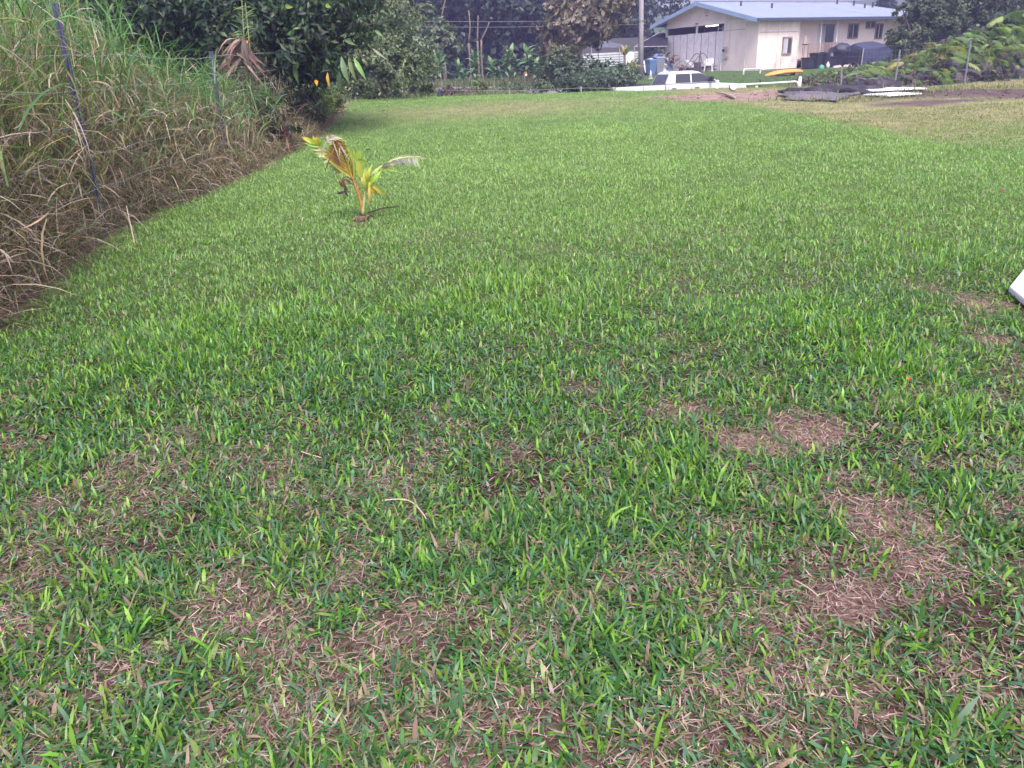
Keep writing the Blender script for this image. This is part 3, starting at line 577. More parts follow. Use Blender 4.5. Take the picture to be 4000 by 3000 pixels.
for (x, y, wd, c_) in ((975, 425, .055, GRN), (1030, 510, .035, YG), (1080, 600, .03, GRN), (835, 365, .022, YG), (880, 400, .022, YG), (900, 640, .05, GRN), (1000, 820, .06, YG), (870, 620, .045, GRN)): lf.append((.55 + .4 * random.random(), pp(x, y, .01), wd, c_, .03))
frond([pp(1000, 1210, .015), pp(985, 980, .02), pp(965, 780, .02), pp(945, 620, .015), pp(935, 520, .01)], .010, .004, RACHG, lf)
lf = []                       # yellow leaflets low on the right
for (x, y, wd, c_) in ((1120, 610, .035, YE), (1080, 650, .03, YG), (1040, 640, .028, YG), (1100, 800, .03, YE), (1230, 720, .022, YG), (1250, 665, .03, YG), (1310, 985, .028, YE), (1195, 995, .035, YE), (1080, 1140, .02, (.5, .38, .12)), (1110, 970, .02, YE), (1140, 790, .03, YG), (1060, 930, .03, YE), (1170, 850, .025, YE), (980, 760, .03, YE), (1010, 700, .03, YG)): lf.append((.45 + .5 * random.random(), pp(x, y, -.02 + random.uniform(-.05, .05)), wd, c_, .22))
frond([pp(1005, 1220, -.01), pp(1025, 1020, -.03), pp(1065, 850, -.05), pp(1110, 740, -.06)], .008, .003, RACHG, lf)
lf = []                       # dead brown leaf hanging on the left
for (x, y) in ((820, 1005), (835, 950), (670, 970), (740, 830), (720, 760), (880, 860), (700, 800), (770, 750)): lf.append((.3 + .65 * random.random(), pp(x, y, -.1), .022, random.choice([DKB, BRN, (.1, .05, .04)]), .15))
frond([pp(880, 800, -.06), pp(790, 760, -.1), pp(740, 850, -.1), pp(840, 960, -.1)], .006, .003, RACHD, lf)
m = MB()                      # husk
for i in range(3): m.tube(curve([pp(945 + i * 35, 1250, -.01), pp(960 + i * 30, 1290, -.02), pp(1000 + i * 20, 1310, -.02)], 6), [.03, .05, .055, .06, .055, .04, .025], 8)
m.build('husk', paint('coconut_husk', (.10, .065, .05), .95, .45, 40, bump=.9), palm, True)
for (a, b) in (((930, 1260), (870, 1295)), ((1040, 1260), (1075, 1235))): MB().tube([pp(*a, -.03), pp(*b, -.06)], [.012, .005], 6).build('root', RACH, palm, True)
sk_ = empty('fallen_stick', tuple(on_ground(1480, 842)), 'thin grey brown stick lying right of the palm seedling', 'stick')
a = Vector(on_ground(1440, 850)) + Vector((0, 0, .05)); b = Vector(on_ground(1560, 833)) + Vector((0, 0, .07)); MB().tube(curve([a - sk_.location, (a + b) / 2 + Vector((0, 0, .015)) - sk_.location, b - sk_.location], 8), .008, 6).build('twig', RACHD, sk_, True)
# ------------------------------------------------------------------ far trees
FC = [(.028, .044, .036), (.043, .064, .045), (.018, .028, .026), (.075, .095, .065)]
def far_tree(u, v_base, Y_, specs, n, size, cols, wts, label, bark=PALEBARK, r0=.22, name='forest_tree', group='trees of the dark wood', inner=.35, clumps=40, spread=.15, cat='tree'):
    B = ground_base(u, v_base, Y_); return tree(name, label, B, lobes_px(B, specs, .9), n, size, cols, wts, .6, bark, r0, group, cat, .3, clumps, spread, inner, branches=6)
W1 = [.34, .32, .24, .10]
far_tree(1500, 330, 66, [(1480, 40, 66, 170, 150), (1560, 180, 65, 140, 120), (1420, 150, 66, 130, 140)], 5200, (.35, .7), FC, W1, 'leftmost dark tree of the wood, just above the corner bush')
far_tree(1680, 330, 70, [(1680, 30, 70, 150, 130), (1640, 160, 69, 130, 110), (1740, 200, 70, 110, 130)], 5200, (.35, .7), FC, W1, 'dark tall tree of the wood behind the pale round shrub')
far_tree(1850, 330, 72, [(1850, 60, 72, 150, 130), (1800, 200, 71, 120, 110), (1930, 170, 72, 120, 130)], 5200, (.35, .7), FC, [.3, .3, .3, .1], 'dark tree of the wood with bare pale trunks below its crown')
far_tree(2010, 330, 69, [(2030, 50, 69, 140, 150), (1980, 190, 68, 110, 100), (2100, 170, 70, 110, 120)], 5200, (.35, .7), FC, [.3, .36, .22, .12], 'dark tree of the wood above the tallest broad leaved plants')
far_tree(2180, 330, 75, [(2180, 60, 75, 150, 150), (2240, 180, 76, 120, 120)], 4800, (.35, .7), FC, W1, 'dark tree of the wood left of the tall brownish tree')
far_tree(2330, 330, 80, [(2390, 40, 80, 100, 130), (2400, 160, 79, 100, 110), (2330, 230, 78, 110, 80)], 4600, (.3, .6), FC, W1, 'dark tree of the wood right behind the tall brownish tree', DARKBARK)
far_tree(2480, 300, 84, [(2480, 20, 84, 70, 110), (2460, 140, 84, 70, 90), (2530, 190, 84, 60, 50)], 2600, (.28, .55), FC, [.3, .34, .16, .2], 'thin crowned tree with sky gaps behind the utility pole', DARKBARK, inner=.2)
far_tree(2610, 300, 88, [(2620, 10, 88, 60, 70), (2580, -10, 88, 45, 50), (2660, 30, 88, 40, 40)], 850, (.25, .5), FC, [.3, .3, .1, .3], 'sparse tree against the sky over the left roof slope', DARKBARK, inner=.15, clumps=26)
# tall brownish tree standing before the wood
far_tree(2270, 325, 50, [(2290, 20, 50, 130, 90), (2250, 110, 49.5, 110, 70), (2370, 85, 50, 65, 45), (2200, 165, 49.5, 70, 50), (2270, 130, 50.5, 80, 55), (2165, 215, 49, 60, 45)], 8200, (.20, .42), [(.21, .175, .12), (.15, .135, .095), (.27, .22, .16), (.10, .095, .075)], [.34, .34, .16, .16], 'tall brownish green tree with forked pale trunk beside the grey canopy', r0=.16, name='roadside_tree', group=None, inner=.2, spread=.13)
# pale round shrubs at the wood's edge
SG = [(.14, .18, .10), (.095, .13, .08), (.19, .22, .13), (.055, .08, .055)]
far_tree(1670, 320, 52, [(1668, 55, 52, 28, 32), (1665, 120, 52, 34, 40)], 1500, (.2, .4), SG, [.34, .3, .2, .16], 'narrow pale shrub top rising above the power lines', r0=.08, name='woodland_shrub', group=None, cat='shrub', clumps=24)
far_tree(1740, 320, 50, [(1725, 130, 50, 45, 45), (1750, 165, 49.6, 40, 50), (1620, 170, 50, 50, 60), (1690, 190, 49.5, 70, 45), (1770, 200, 49.5, 30, 35)], 4200, (.18, .4), SG, [.32, .32, .2, .16], 'pale green rounded shrub behind the broad leaved plants', r0=.08, name='woodland_shrub', group=None, cat='shrub', clumps=34, spread=.13)
# right side trees
RG = [(.075, .10, .055), (.05, .075, .045), (.12, .15, .075), (.035, .045, .035)]
far_tree(3565, 270, 40, [(3525, 30, 40, 22, 40), (3620, 70, 41, 60, 60), (3490, 120, 40, 22, 40), (3660, 0, 41.5, 80, 60), (3560, 165, 39.5, 60, 45), (3500, 175, 39, 40, 45), (3680, 90, 40, 60, 50)], 10500, (.09, .2), RG, [.34, .28, .22, .16], 'leafy tree with dark trunk at the right end of the house', DARKBARK, .20, 'garden_tree', None, clumps=36)
far_tree(3720, 250, 46, [(3760, 20, 46, 90, 80), (3700, 90, 46, 60, 50), (3850, 40, 46, 90, 80), (3780, 130, 45, 90, 50)], 5200, (.15, .32), RG, [.34, .34, .12, .2], 'dark tree behind the ferns right of the house', PALEBARK, .14, 'garden_tree', None, clumps=36)
far_tree(3930, 230, 48, [(3950, 10, 48, 90, 90), (4040, 60, 48, 90, 90), (3900, 80, 48, 60, 60), (4140, 30, 48, 100, 110), (4000, 130, 47, 110, 50)], 5600, (.15, .32), RG, [.3, .36, .16, .18], 'green tree at the upper right corner behind the ferns', PALEBARK, .14, 'garden_tree', None, clumps=36)
far_tree(4150, 240, 60, [(3760, -10, 62, 130, 110), (3950, 40, 62, 150, 130), (4180, 40, 62, 160, 140), (3690, 90, 62, 60, 70)], 4200, (.4, .8), FC, W1, 'blue green distant tree filling behind the right corner', DARKBARK, .2, 'garden_tree', None, clumps=36)
# layered evergreen beyond the roof
B = ground_base(3430, 250, 92); e = empty('layered_evergreen', B, 'dark layered evergreen tree against the sky past the roof end', 'tree')
tz = P(3432, -20, 92)[2] - B[2]; MB().tube([(0, 0, 0), (0, 0, tz)], [.2, .05], 7).build('trunk', DARKBARK, e, True)
pts = []
for k, v_ in enumerate((-10, 3, 14, 26, 38, 50)):
    zz = P(3432, v_, 92)[2] - B[2]; wd = (18 + k * 9) * mpp(92); 
    for _ in range(220): a = random.uniform(0, 6.28); r_ = wd * math.sqrt(random.random()); pts.append((math.cos(a) * r_, math.sin(a) * r_, zz - .12 * r_ + random.gauss(0, .12)))
pts = np.array(pts); V, F = leaf_mesh(pts, rng.normal(0, .4, pts.shape) + np.array([0, 0, 1]), rng.uniform(.2, .45, len(pts)), np.full(len(pts), .5)); mesh_np('crown', V, F, LEAF, e, np.repeat(mix_col(len(pts), FC, W1), 4, 0))
# the closed wood further back
pts = []; sh = []
for (u, v, Yd, hw, hh) in [(u, random.uniform(40, 120), random.uniform(96, 108), 170, 150) for u in range(-300, 2420, 130)] + [(u, 230, 94, 150, 80) for u in range(1200, 2460, 120)] + [(u, random.uniform(20, 90), 90, 160, 140) for u in range(3800, 4600, 130)]:
    p = P(u, v, Yd); s = mpp(Yd); a, b, c_ = crown_points([(p[0], p[1], p[2], hw * s, hw * s * .6, hh * s)], 900, 30, .16, .25); pts.append(np.hstack([a, b])); sh.append(c_)
pts = np.concatenate(pts); V, F = leaf_mesh(pts[:, :3], pts[:, 3:], rng.uniform(.6, 1.3, len(pts)), np.full(len(pts), .65))
tag(mesh_np('distant_wood', V, F, LEAF, None, np.repeat((mix_col(len(pts), FC, W1) * (1 + .15 * np.concatenate(sh).clip(-2, 2))[:, None]).clip(.003, 1), 4, 0)), 'closed dark wood standing behind all the other trees', 'wood', kind='stuff')
# bare pale trunks seen in the wood
for (u0, v0, u1, v1, lab) in ((1830, 170, 1830, 40, 'straight pale trunk left of the forked one in the wood'), (1865, 160, 1868, 60, 'middle pale trunk of three in the dark wood'), (1880, 155, 1912, 85, 'leaning pale trunk curving right in the dark wood'), (1726, 62, 1742, -10, 'thin pale forked trunk above the power lines')):
    b0 = P(u0, v0, 60); b1 = P(u1, v1, 60); e = empty('bare_trunk', (b0[0], b0[1], g(b0[0], b0[1])), lab, 'tree trunk', group='pale trunks in the wood'); m = MB()
    tube_between(m, (0, 0, -.2), Vector(b0) - e.location, .08, .07, .02); tube_between(m, Vector(b0) - e.location, Vector(b1) - e.location, .07, .04, .06); m.build('trunk', BARK, e, True)

# ------------------------------------------------------------------ broad leaved plants along the road
def leaf_proto(name, L_, wd, col, bow, mat=LEAFG):
    tmp = bpy.data.objects.new('tmp', None); o = big_leaf(tmp, (0, 0, 0), (0, L_, 0), wd, col, mat, name, -bow, side=(0, 0, -1), rel=False); me = o.data; bpy.data.objects.remove(o); bpy.data.objects.remove(tmp); return me
TI = [leaf_proto('leaf', .66, .20, c_, b_) for c_, b_ in (((.12, .21, .09), .30), ((.07, .14, .065), .22), ((.20, .29, .15), .4), ((.14, .21, .09), .28))]
STEM = paint('plant_stem', (.20, .17, .13), .8, .2, 20)
def add_leaf(parent, meshes, loc, az, el, s, name='leaf'):
    o = bpy.data.objects.new(name, random.choice(meshes)); COL.objects.link(o); o.parent = parent; o.location = loc; o.rotation_euler = (el, random.uniform(-.4, .4), az); o.scale = (s, s, s); return o
def ti_plant(u, vb, vt, Y_, label, heads, lean=0):
    p = P(u, vb, Y_); B = (p[0], p[1], g(p[0], p[1])); e = empty('broadleaf_plant', B, label, 'plant', group='broad leaved plants along the road')
    for (du, v_, s) in heads:
        t_ = Vector(P(u + du, v_ + 28, Y_)) - Vector(B); MB().tube([(t_.x * .1, 0, -.1), (t_.x * .5, .05, t_.z * .5), tuple(t_)], [.035, .03, .022], 6).build('stem', STEM, e, True)
        for k in range(18):
            f_ = k / 18; add_leaf(e, TI, (t_.x, t_.y, t_.z - .55 * s * f_), k * 2.4 + random.uniform(-.3, .3), R(74 - 100 * f_ + random.uniform(-12, 12)), s * random.uniform(.85, 1.15))
ti_plant(1625, 350, 215, 45, 'broad leaved plant half hidden by the corner bush', [(0, 215, .8)])
ti_plant(1712, 340, 212, 46, 'broad leaved plant with a wide fan above the blue post', [(0, 220, 1.15), (-14, 262, .8)])
ti_plant(1792, 335, 240, 45.5, 'short broad leaved plant right of the wide fan one', [(0, 240, .9), (20, 262, .7)])
ti_plant(1854, 335, 198, 46, 'slim tall broad leaved plant with a single high head', [(0, 200, .95), (-6, 238, .7), (6, 270, .8)])
ti_plant(1925, 332, 230, 46, 'broad leaved plant with drooping grey leaves between the two tallest', [(0, 232, .95), (18, 258, .8)])
ti_plant(1992, 330, 192, 46, 'tallest fullest broad leaved plant in the middle of the row', [(0, 196, 1.1), (-20, 218, .95), (22, 222, .9)])
ti_plant(2066, 328, 190, 46, 'broad leaved plant beside the orange and white marker', [(0, 192, 1.05), (-16, 225, .9), (24, 235, .9)])
ti_plant(2105, 328, 225, 46.5, 'rightmost broad leaved plant touching the dark bush', [(0, 232, .85)])
# roadside bushes and verge
B = ground_base(2290, 345, 36.5)
tree('roadside_bush', 'wide dark green bush left of the white pickup truck', B, lobes_px(B, [(2200, 300, 37, 70, 55), (2270, 285, 37, 70, 50), (2360, 302, 36.5, 75, 45), (2420, 305, 36, 40, 40), (2150, 260, 38, 40, 40), (2330, 320, 35.5, 130, 35)]), 9000, (.10, .22), [(.085, .125, .075), (.055, .085, .055), (.12, .16, .10), (.035, .05, .04)], [.34, .34, .14, .18], .55, BARK, .05, cat='bush', clumps=46, spread=.15)
B = ground_base(2240, 320, 44)
tree('roadside_bush', 'olive leafy bush under the tall brownish tree', B, lobes_px(B, [(2160, 270, 44, 45, 50), (2200, 230, 44.5, 50, 40), (2120, 310, 43, 30, 30)]), 3200, (.14, .28), [(.13, .14, .07), (.09, .10, .06), (.17, .18, .10)], [.4, .4, .2], .55, BARK, .05, cat='bush')
def weeds(n, box_, h, cols, wts, name, label, wd=(.012, .03)):
    x = rng.uniform(box_[0], box_[1], n); y = rng.uniform(box_[2], box_[3], n); hh = h * rng.uniform(.5, 1.2, n) * (.4 + 1.1 * fbm(x, y, 1.6, 8))
    V, F, k = blades(np.stack([x, y, G(x, y)], 1), hh, rng.uniform(*wd, n), rng.uniform(0, 6.28, n), np.abs(rng.normal(.3, .25, n)), rng.normal(.6, .4, n), 3)
    tag(mesh_np(name, V, F, GRASS, col=np.repeat(mix_col(n, cols, wts), k, 0)), label, 'weeds', kind='stuff')
VC = [(.15, .19, .08), (.10, .14, .06), (.22, .20, .13), (.20, .13, .13)]
weeds(8000, (-9, 4.0, 30, 37.4), .2, VC, [.3, .25, .3, .15], 'verge_weeds', 'rough olive and purple verge between lawn and road')
weeds(9000, (-9, 7, 42.6, 52), .5, VC, [.28, .26, .34, .12], 'roadside_weeds', 'dry brown and green weeds around the broad leaved plants')
weeds(5000, (5, 26, 36.5, 52), .10, [(.08, .14, .05), (.11, .17, .06)], [.5, .5], 'yard_grass', 'mown darker grass in the yard before the house')
weeds(2600, (9, 21, 21, 28), .16, [(.20, .19, .08), (.14, .18, .05), (.28, .22, .13)], [.4, .35, .25], 'rough_grass', 'yellowed rough grass around the plastic sheets', (.012, .022))
for (u, v, Y_, hw, hh, cols_, lab) in ((1650, 355, 31, 26, 22, VC[:2], 'low olive shrub left of the blue post'), (1745, 362, 31.5, 30, 14, [(.13, .085, .10), (.09, .06, .075)], 'dark purple low shrub right of the blue post'), (1815, 362, 32, 26, 13, [(.16, .10, .115), (.10, .07, .08)], 'second purple low shrub on the verge'), (1868, 345, 33, 26, 20, [(.17, .20, .09), (.12, .15, .07)], 'yellow green weed clump on the verge'), (1985, 345, 33.5, 60, 16, [(.12, .155, .085), (.085, .115, .065)], 'spreading green weeds beside the road'), (2110, 338, 34, 40, 18, [(.12, .155, .085), (.085, .115, .065)], 'green verge weeds touching the dark roadside bush')):
    B = ground_base(u, v, Y_); tree('verge_shrub', lab, B, lobes_px(B, [(u, v, Y_, hw, hh), (u + hw * .5, v + 4, Y_, hw * .7, hh * .7)]), 900, (.06, .16), cols_, [.55, .45], .5, BARK, .02, 'low shrubs on the verge', 'shrub')
# fence along the far side of the lawn
e = empty('roadside_fence', ground_base(1716, 385, 29), 'thin wire fence with a blue post beyond the lawn', 'fence')
BLUEP = paint('blue_post_paint', (.05, .07, .22), .5)
fps = []
for (u, vt, Y_, m_) in ((1716, 345, 29, BLUEP), (1990, 350, 30, WIRE), (2270, 338, 30.5, WIRE), (2404, 340, 30.5, WIRE)):
    p = P(u, vt, Y_); MB().tube([(p[0] - e.location.x, p[1] - e.location.y, g(p[0], p[1]) - e.location.z - .2), tuple(Vector(p) - e.location)], .03, 6).build('post', m_, e); fps.append(Vector(p))
for k in (.05, .28, .5): MB().tube([p - e.location - Vector((0, 0, k)) for p in fps], .006, 4).build('wire', WIRE, e)
# orange and white marker
p = P(2055, 296, 43.5); e = empty('road_marker', (p[0], p[1], g(p[0], p[1])), 'small orange and white marker post by the road', 'marker')
h_ = p[2] - e.location.z; MB().tube([(0, 0, -.1), (0, 0, h_)], .035, 8).build('post', paint('dark_brown_post', (.09, .06, .06), .8), e)
MB().tube([(0, 0, h_ - .001), (0, 0, h_ + .09)], .06, 8).build('band', paint('white_band', (.75, .72, .72), .5), e); MB().tube([(0, 0, h_ + .091), (0, 0, h_ + .19)], .06, 8).build('band', paint('orange_band', (.75, .13, .05), .5), e)
# utility pole and lines
CONC = paint('pale_grey_pole', (.30, .27, .29), .8, .12, 3)
p = P(2504, 305, 49); e = empty('utility_pole', (p[0], p[1], g(p[0], p[1])), 'pale grey utility pole left of the house', 'pole')
MB().tube([(0, 0, -.3), (-.05, 0, 3), (-.13, 0, 8.5)], [.15, .145, .12], 12).build('shaft', CONC, e, True)
MB().tube([(-.05, 0, P(2500, 82, 49)[2] - e.location.z), (-.05, 0, P(2500, 78, 49)[2] - e.location.z)], .175, 12).build('band', paint('steel_band', (.3, .3, .32), .5, metal=.6), e)
for (v0, v1, lab) in ((64, 75, 'upper power line crossing before the dark wood'), (88, 95, 'lower power line crossing before the dark wood')):
    a = Vector(P(900, v0 - 8, 50)); b = Vector(P(2500, v1, 49)); m = MB().tube([a.lerp(b, i / 20) - Vector((0, 0, .25 * math.sin(math.pi * i / 20))) for i in range(21)], .016, 5)
    tag(m.build('power_line', paint('cable_grey', (.13, .13, .17), .6), None, True), lab, 'power line', 'power lines to the pole')
# grey canopy, cabin and pale panels beyond
TARP = paint('grey_tarp', (.11, .11, .14), 1, .15, 3, spec=0)
p = P(2370, 330, 58); e = empty('canopy_tent', (p[0], p[1], g(p[0], p[1])), 'dark grey peaked canopy tent behind the brownish tree', 'tent'); lp = lambda u, v, Y_: tuple(Vector(P(u, v, Y_)) - e.location)
m = MB(); m.add([lp(2308, 186, 57), lp(2422, 186, 57), lp(2455, 180, 61), lp(2335, 180, 61), lp(2338, 150, 59)], [(0, 1, 4), (1, 2, 4), (2, 3, 4), (3, 0, 4)]); o = m.build('cover', TARP, e); o.modifiers.new('solid', 'SOLIDIFY').thickness = .04
for (u, Y_) in ((2310, 57), (2420, 57), (2452, 61), (2337, 61)): a = lp(u, 186, Y_); MB().tube([(a[0], a[1], -.1), a], .03, 6).build('leg', CONC, e)
p = P(2390, 250, 63); e = empty('storage_shed', (p[0], p[1], g(p[0], p[1])), 'low shed with pale corrugated panels under the grey canopy', 'shed')
m = MB(); m.box(-2.6, 2.6, 0, 2.2, 0, 2.5); m.build('wall', paint('dark_shed_wall', (.09, .085, .10), .9), e)
PW = paint('pale_corrugated', (.55, .58, .60), .5, .1, 8, dirt=(.2, .2, .2))
for k in range(6):
    zz = .55 + k * .17; MB().box(-2.2, 2.0, -.05, -.004, zz, zz + .13).build('slat', PW, e)
p = P(2455, 240, 56); e = empty('white_tank', (p[0], p[1], g(p[0], p[1])), 'pale square water tank beside the banana plant', 'tank')
z0 = P(2455, 240, 56)[2] - e.location.z; m = MB(); m.box(-.3, .35, -.3, .3, 0, z0 + .55); m.build('body', paint('off_white_plastic', (.62, .60, .60), .5), e, bevel=.05); MB().lathe([(.16, 0), (.16, .05), (.05, .07)], 12, (0, 0, z0 + .551)).build('lid', PW, e)
# banana plant, potted palm
BL = [leaf_proto('leaf', 1.0, .26, c_, .25) for c_ in ((.20, .28, .10), (.30, .34, .12), (.45, .38, .10))]
p = P(2440, 300, 52); e = empty('banana_plant', (p[0], p[1], g(p[0], p[1])), 'small banana plant with yellowing leaves left of the pole', 'plant')
h_ = P(2440, 215, 52)[2] - e.location.z; MB().tube([(0, 0, -.1), (0, 0, h_)], [.10, .06], 8).build('stem', STEM, e, True)
for k in range(9): add_leaf(e, BL, (0, 0, h_ - .1 + .05 * k / 9), k * 2.4, R(random.uniform(15, 75)), random.uniform(.6, .9))
p = P(2470, 308, 46); e = empty('potted_palm', (p[0], p[1], g(p[0], p[1])), 'small palm in a white pot at the foot of the utility pole', 'palm')
MB().lathe([(.15, 0), (.2, .22), (.21, .24), (.18, .24), (.17, .18)], 14).build('pot', paint('white_pot', (.75, .73, .72), .4), e, True); MB().tube([(0, 0, .1), (0, 0, .55)], [.05, .03], 7).build('stem', STEM, e)
PL = [leaf_proto('frond', .85, .10, c_, .4) for c_ in ((.24, .29, .12), (.32, .33, .14))]
for k in range(16): add_leaf(e, PL, (0, 0, .55), k * 2.4, R(random.uniform(0, 80)), random.uniform(.8, 1.2), 'frond')
# ------------------------------------------------------------------ house
HC = P(2952, 278, 55); HA = R(30); hX = np.array([math.cos(HA), math.sin(HA), 0]); hY = np.array([-math.sin(HA), math.cos(HA), 0])
def fac(u, v, off=0):                  # along the long side, height
    d = ray(u, v); t = (off - np.dot(CO - HC, hY)) / np.dot(d, hY); p = CO + d * t - HC; return float(np.dot(p, hX)), float(p[2])
z6 = lambda a, b: (2900 + a / 3.687, b / 3.687)
z5 = lambda a, b: (2400 + a / 3.687, b / 3.687)
house = empty('house', tuple(HC), 'cream single storey house with blue grey gabled roof', 'house', HA)
CREAM = paint('cream_paint', (.80, .67, .63), .75, .06, 1.5, dirt=(.40, .33, .28), dscale=1.2, damt=.35)
CREAM2 = paint('worn_cream_paint', (.76, .64, .60), .8, .08, 2.2, dirt=(.28, .20, .15), dscale=.9, damt=.55)
ROOF = paint('blue_grey_roof', (.23, .26, .34), .9, .08, 2.0, dirt=(.14, .18, .28), dscale=.5, damt=.4, spec=.1)
FASC = paint('blue_fascia', (.26, .36, .52), .5, .08, 3)
DKFASC = paint('dark_blue_gutter', (.055, .07, .13), .5, .1, 3)
TRIMW = paint('white_trim', (.62, .58, .58), .5, .06, 6)
TRIMB = paint('brown_window_trim', (.25, .19, .17), .7, .2, 8)
CORR = paint('corrugated_grey', (.70, .64, .68), .55, .08, 4, dirt=(.25, .22, .22), dscale=3, damt=.4)
DARKIN = paint('dark_interior', (.10, .085, .09), .9)  # walls coloured dark to paint in the shade inside the carport
GL, t, b = nodes('window_glass'); b.inputs['Base Color'].default_value = (.05, .055, .07, 1); b.inputs['Roughness'].default_value = .08; b.inputs['Specular IOR Level'].default_value = .7
CURT = paint('pale_curtain', (.42, .42, .46), .8, .1, 6)
WT, LW, DW, RT, ZR = 3.06, 18.5, 8.9, .8, 4.62          # wall height, length, gable width, recess, ridge
rise = ZR - 3.2; mid = DW / 2 + .75; roof_z = lambda y: ZR - rise * abs(y - mid) / (mid + .45)
def hb(name, mat, x0, x1, y0, y1, z0, z1, par=None, bevel=0): return MB().box(x0, x1, y0, y1, z0, z1).build(name, mat, par or house, bevel=bevel)
hb('foundation', paint('concrete', (.33, .30, .29), .9, .1, 4), .02, LW, .03, DW, -.9, .04)
# gable end: solid bay, opening above corrugated sheets, gable triangle
gz = 3.26
hb('wall_panel', CREAM, 0, .12, 1.10, 3.0, .04, 2.62); hb('wall_panel', CREAM, .008, .12, 1.10, 3.0, 2.645, gz); hb('wall_panel', CREAM, .012, .12, .0, 1.075, .04, gz)
hb('corner_board', TRIMW, -.02, .011, 1.06, 1.115, .0, gz)
m = MB(); m.prism([(0.0, gz + .004), (DW, gz + .004), (DW, roof_z(DW) - .1), (mid, ZR - .1), (0, roof_z(0) - .1)], 0, 0, .12); m.build('gable_panel', CREAM, house)
hb('beam', CREAM, -.03, .118, 3.0, DW, gz - .16, gz + .0); hb('post', TRIMW, -.02, .12, DW - .02, DW + .12, -.8, gz); hb('post', TRIMW, .02, .12, 5.72, 5.86, 2.6, gz - .165); hb('post', TRIMW, -.015, .118, 3.005, 3.10, 0, gz - .165)
prof = []
for s_ in range(8):                     # eight corrugated sheets, each its own
    y0 = 3.12 + s_ * .715; m = MB(); n_ = 19; V = []; F = []
    ztop = 2.63 + .012 * math.sin(s_ * 2.1)
    for i in range(n_):
        y = y0 + .712 * i / (n_ - 1); x = .03 - (.028 if (i // 2) % 2 == 0 else 0) - .006 * (s_ % 2); V += [(x, y, -.3), (x, y, ztop)]
    F = [(2 * i, 2 * i + 1, 2 * i + 3, 2 * i + 2) for i in range(n_ - 1)]
    o = m.add(V, F).build('corrugated_sheet', CORR, house); o.modifiers.new('solid', 'SOLIDIFY').thickness = .004
# interior of the carport, ceiling tube lamp, ladder
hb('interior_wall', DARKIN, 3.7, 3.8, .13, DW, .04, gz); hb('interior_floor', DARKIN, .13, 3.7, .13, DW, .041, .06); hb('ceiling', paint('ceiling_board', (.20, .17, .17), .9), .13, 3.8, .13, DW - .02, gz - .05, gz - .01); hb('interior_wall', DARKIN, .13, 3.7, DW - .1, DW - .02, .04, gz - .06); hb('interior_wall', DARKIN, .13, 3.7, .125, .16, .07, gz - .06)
EM, t, b = nodes('lit_tube'); b.inputs['Emission Color'].default_value = (1, .97, .93, 1); b.inputs['Emission Strength'].default_value = 2.2
lamp = hb('ceiling_lamp', TRIMW, .58, .70, 4.25, 5.55, 3.10, 3.14); MB().tube([(.64, 4.3, 3.06), (.64, 5.5, 3.06)], .035, 8).build('tube', EM, lamp)
for (y, z) in ((3.55, 0), (3.98, 0)): hb('ladder_rail', TRIMW, .35, .40, y, y + .05, .07, 2.95)
for k in range(9): hb('ladder_rung', TRIMW, .36, .39, 3.6, 3.98, .4 + .3 * k, .43 + .3 * k)
hb('gable_vent', paint('pink_vent', (.42, .33, .31), .8), -.03, -.001, 4.68, 5.02, 3.85, 4.32)
for k in range(8): hb('vent_slat', CREAM, -.042, -.031, 4.70, 5.0, 3.88 + k * .053, 3.91 + k * .053)
hb('wall_light', TRIMB, -.10, -.001, 4.72, 4.86, 3.68, 3.74); hb('wall_light', TRIMB, -.12, -.031, 5.62, 5.8, gz - .06, gz + .03)
# meter, conduit and boxes
METAL = paint('grey_metal_box', (.45, .40, .39), .5, .08, 8, metal=.2)
mtr = hb('electric_meter', METAL, -.16, -.03, 2.66, 2.94, 1.30, 1.62); MB().tube([(-.16, 2.86, 1.40), (-.24, 2.86, 1.40)], .09, 12).build('dial', GL, mtr)
hb('junction_box', METAL, -.14, -.021, 2.72, 2.96, .86, 1.12); hb('junction_box', METAL, -.12, -.02, 2.52, 2.66, .86, 1.0)
MB().tube([(-.05, 2.62, 1.3), (-.05, 2.5, 1.45), (-.05, 2.5, gz + .6)], .022, 6).build('conduit', TRIMW, house); MB().tube([(-.05, 2.80, .55), (-.05, 2.78, .86)], .03, 6).build('conduit', TRIMW, house); MB().tube([(-.05, 2.85, 1.62), (-.05, 2.85, gz + .7)], .02, 6).build('conduit', TRIMW, house)
MB().tube([(-.35, 2.85, .6), (-.35, 2.85, -.5)], .03, 6).build('drain_pipe', TRIMW, house)
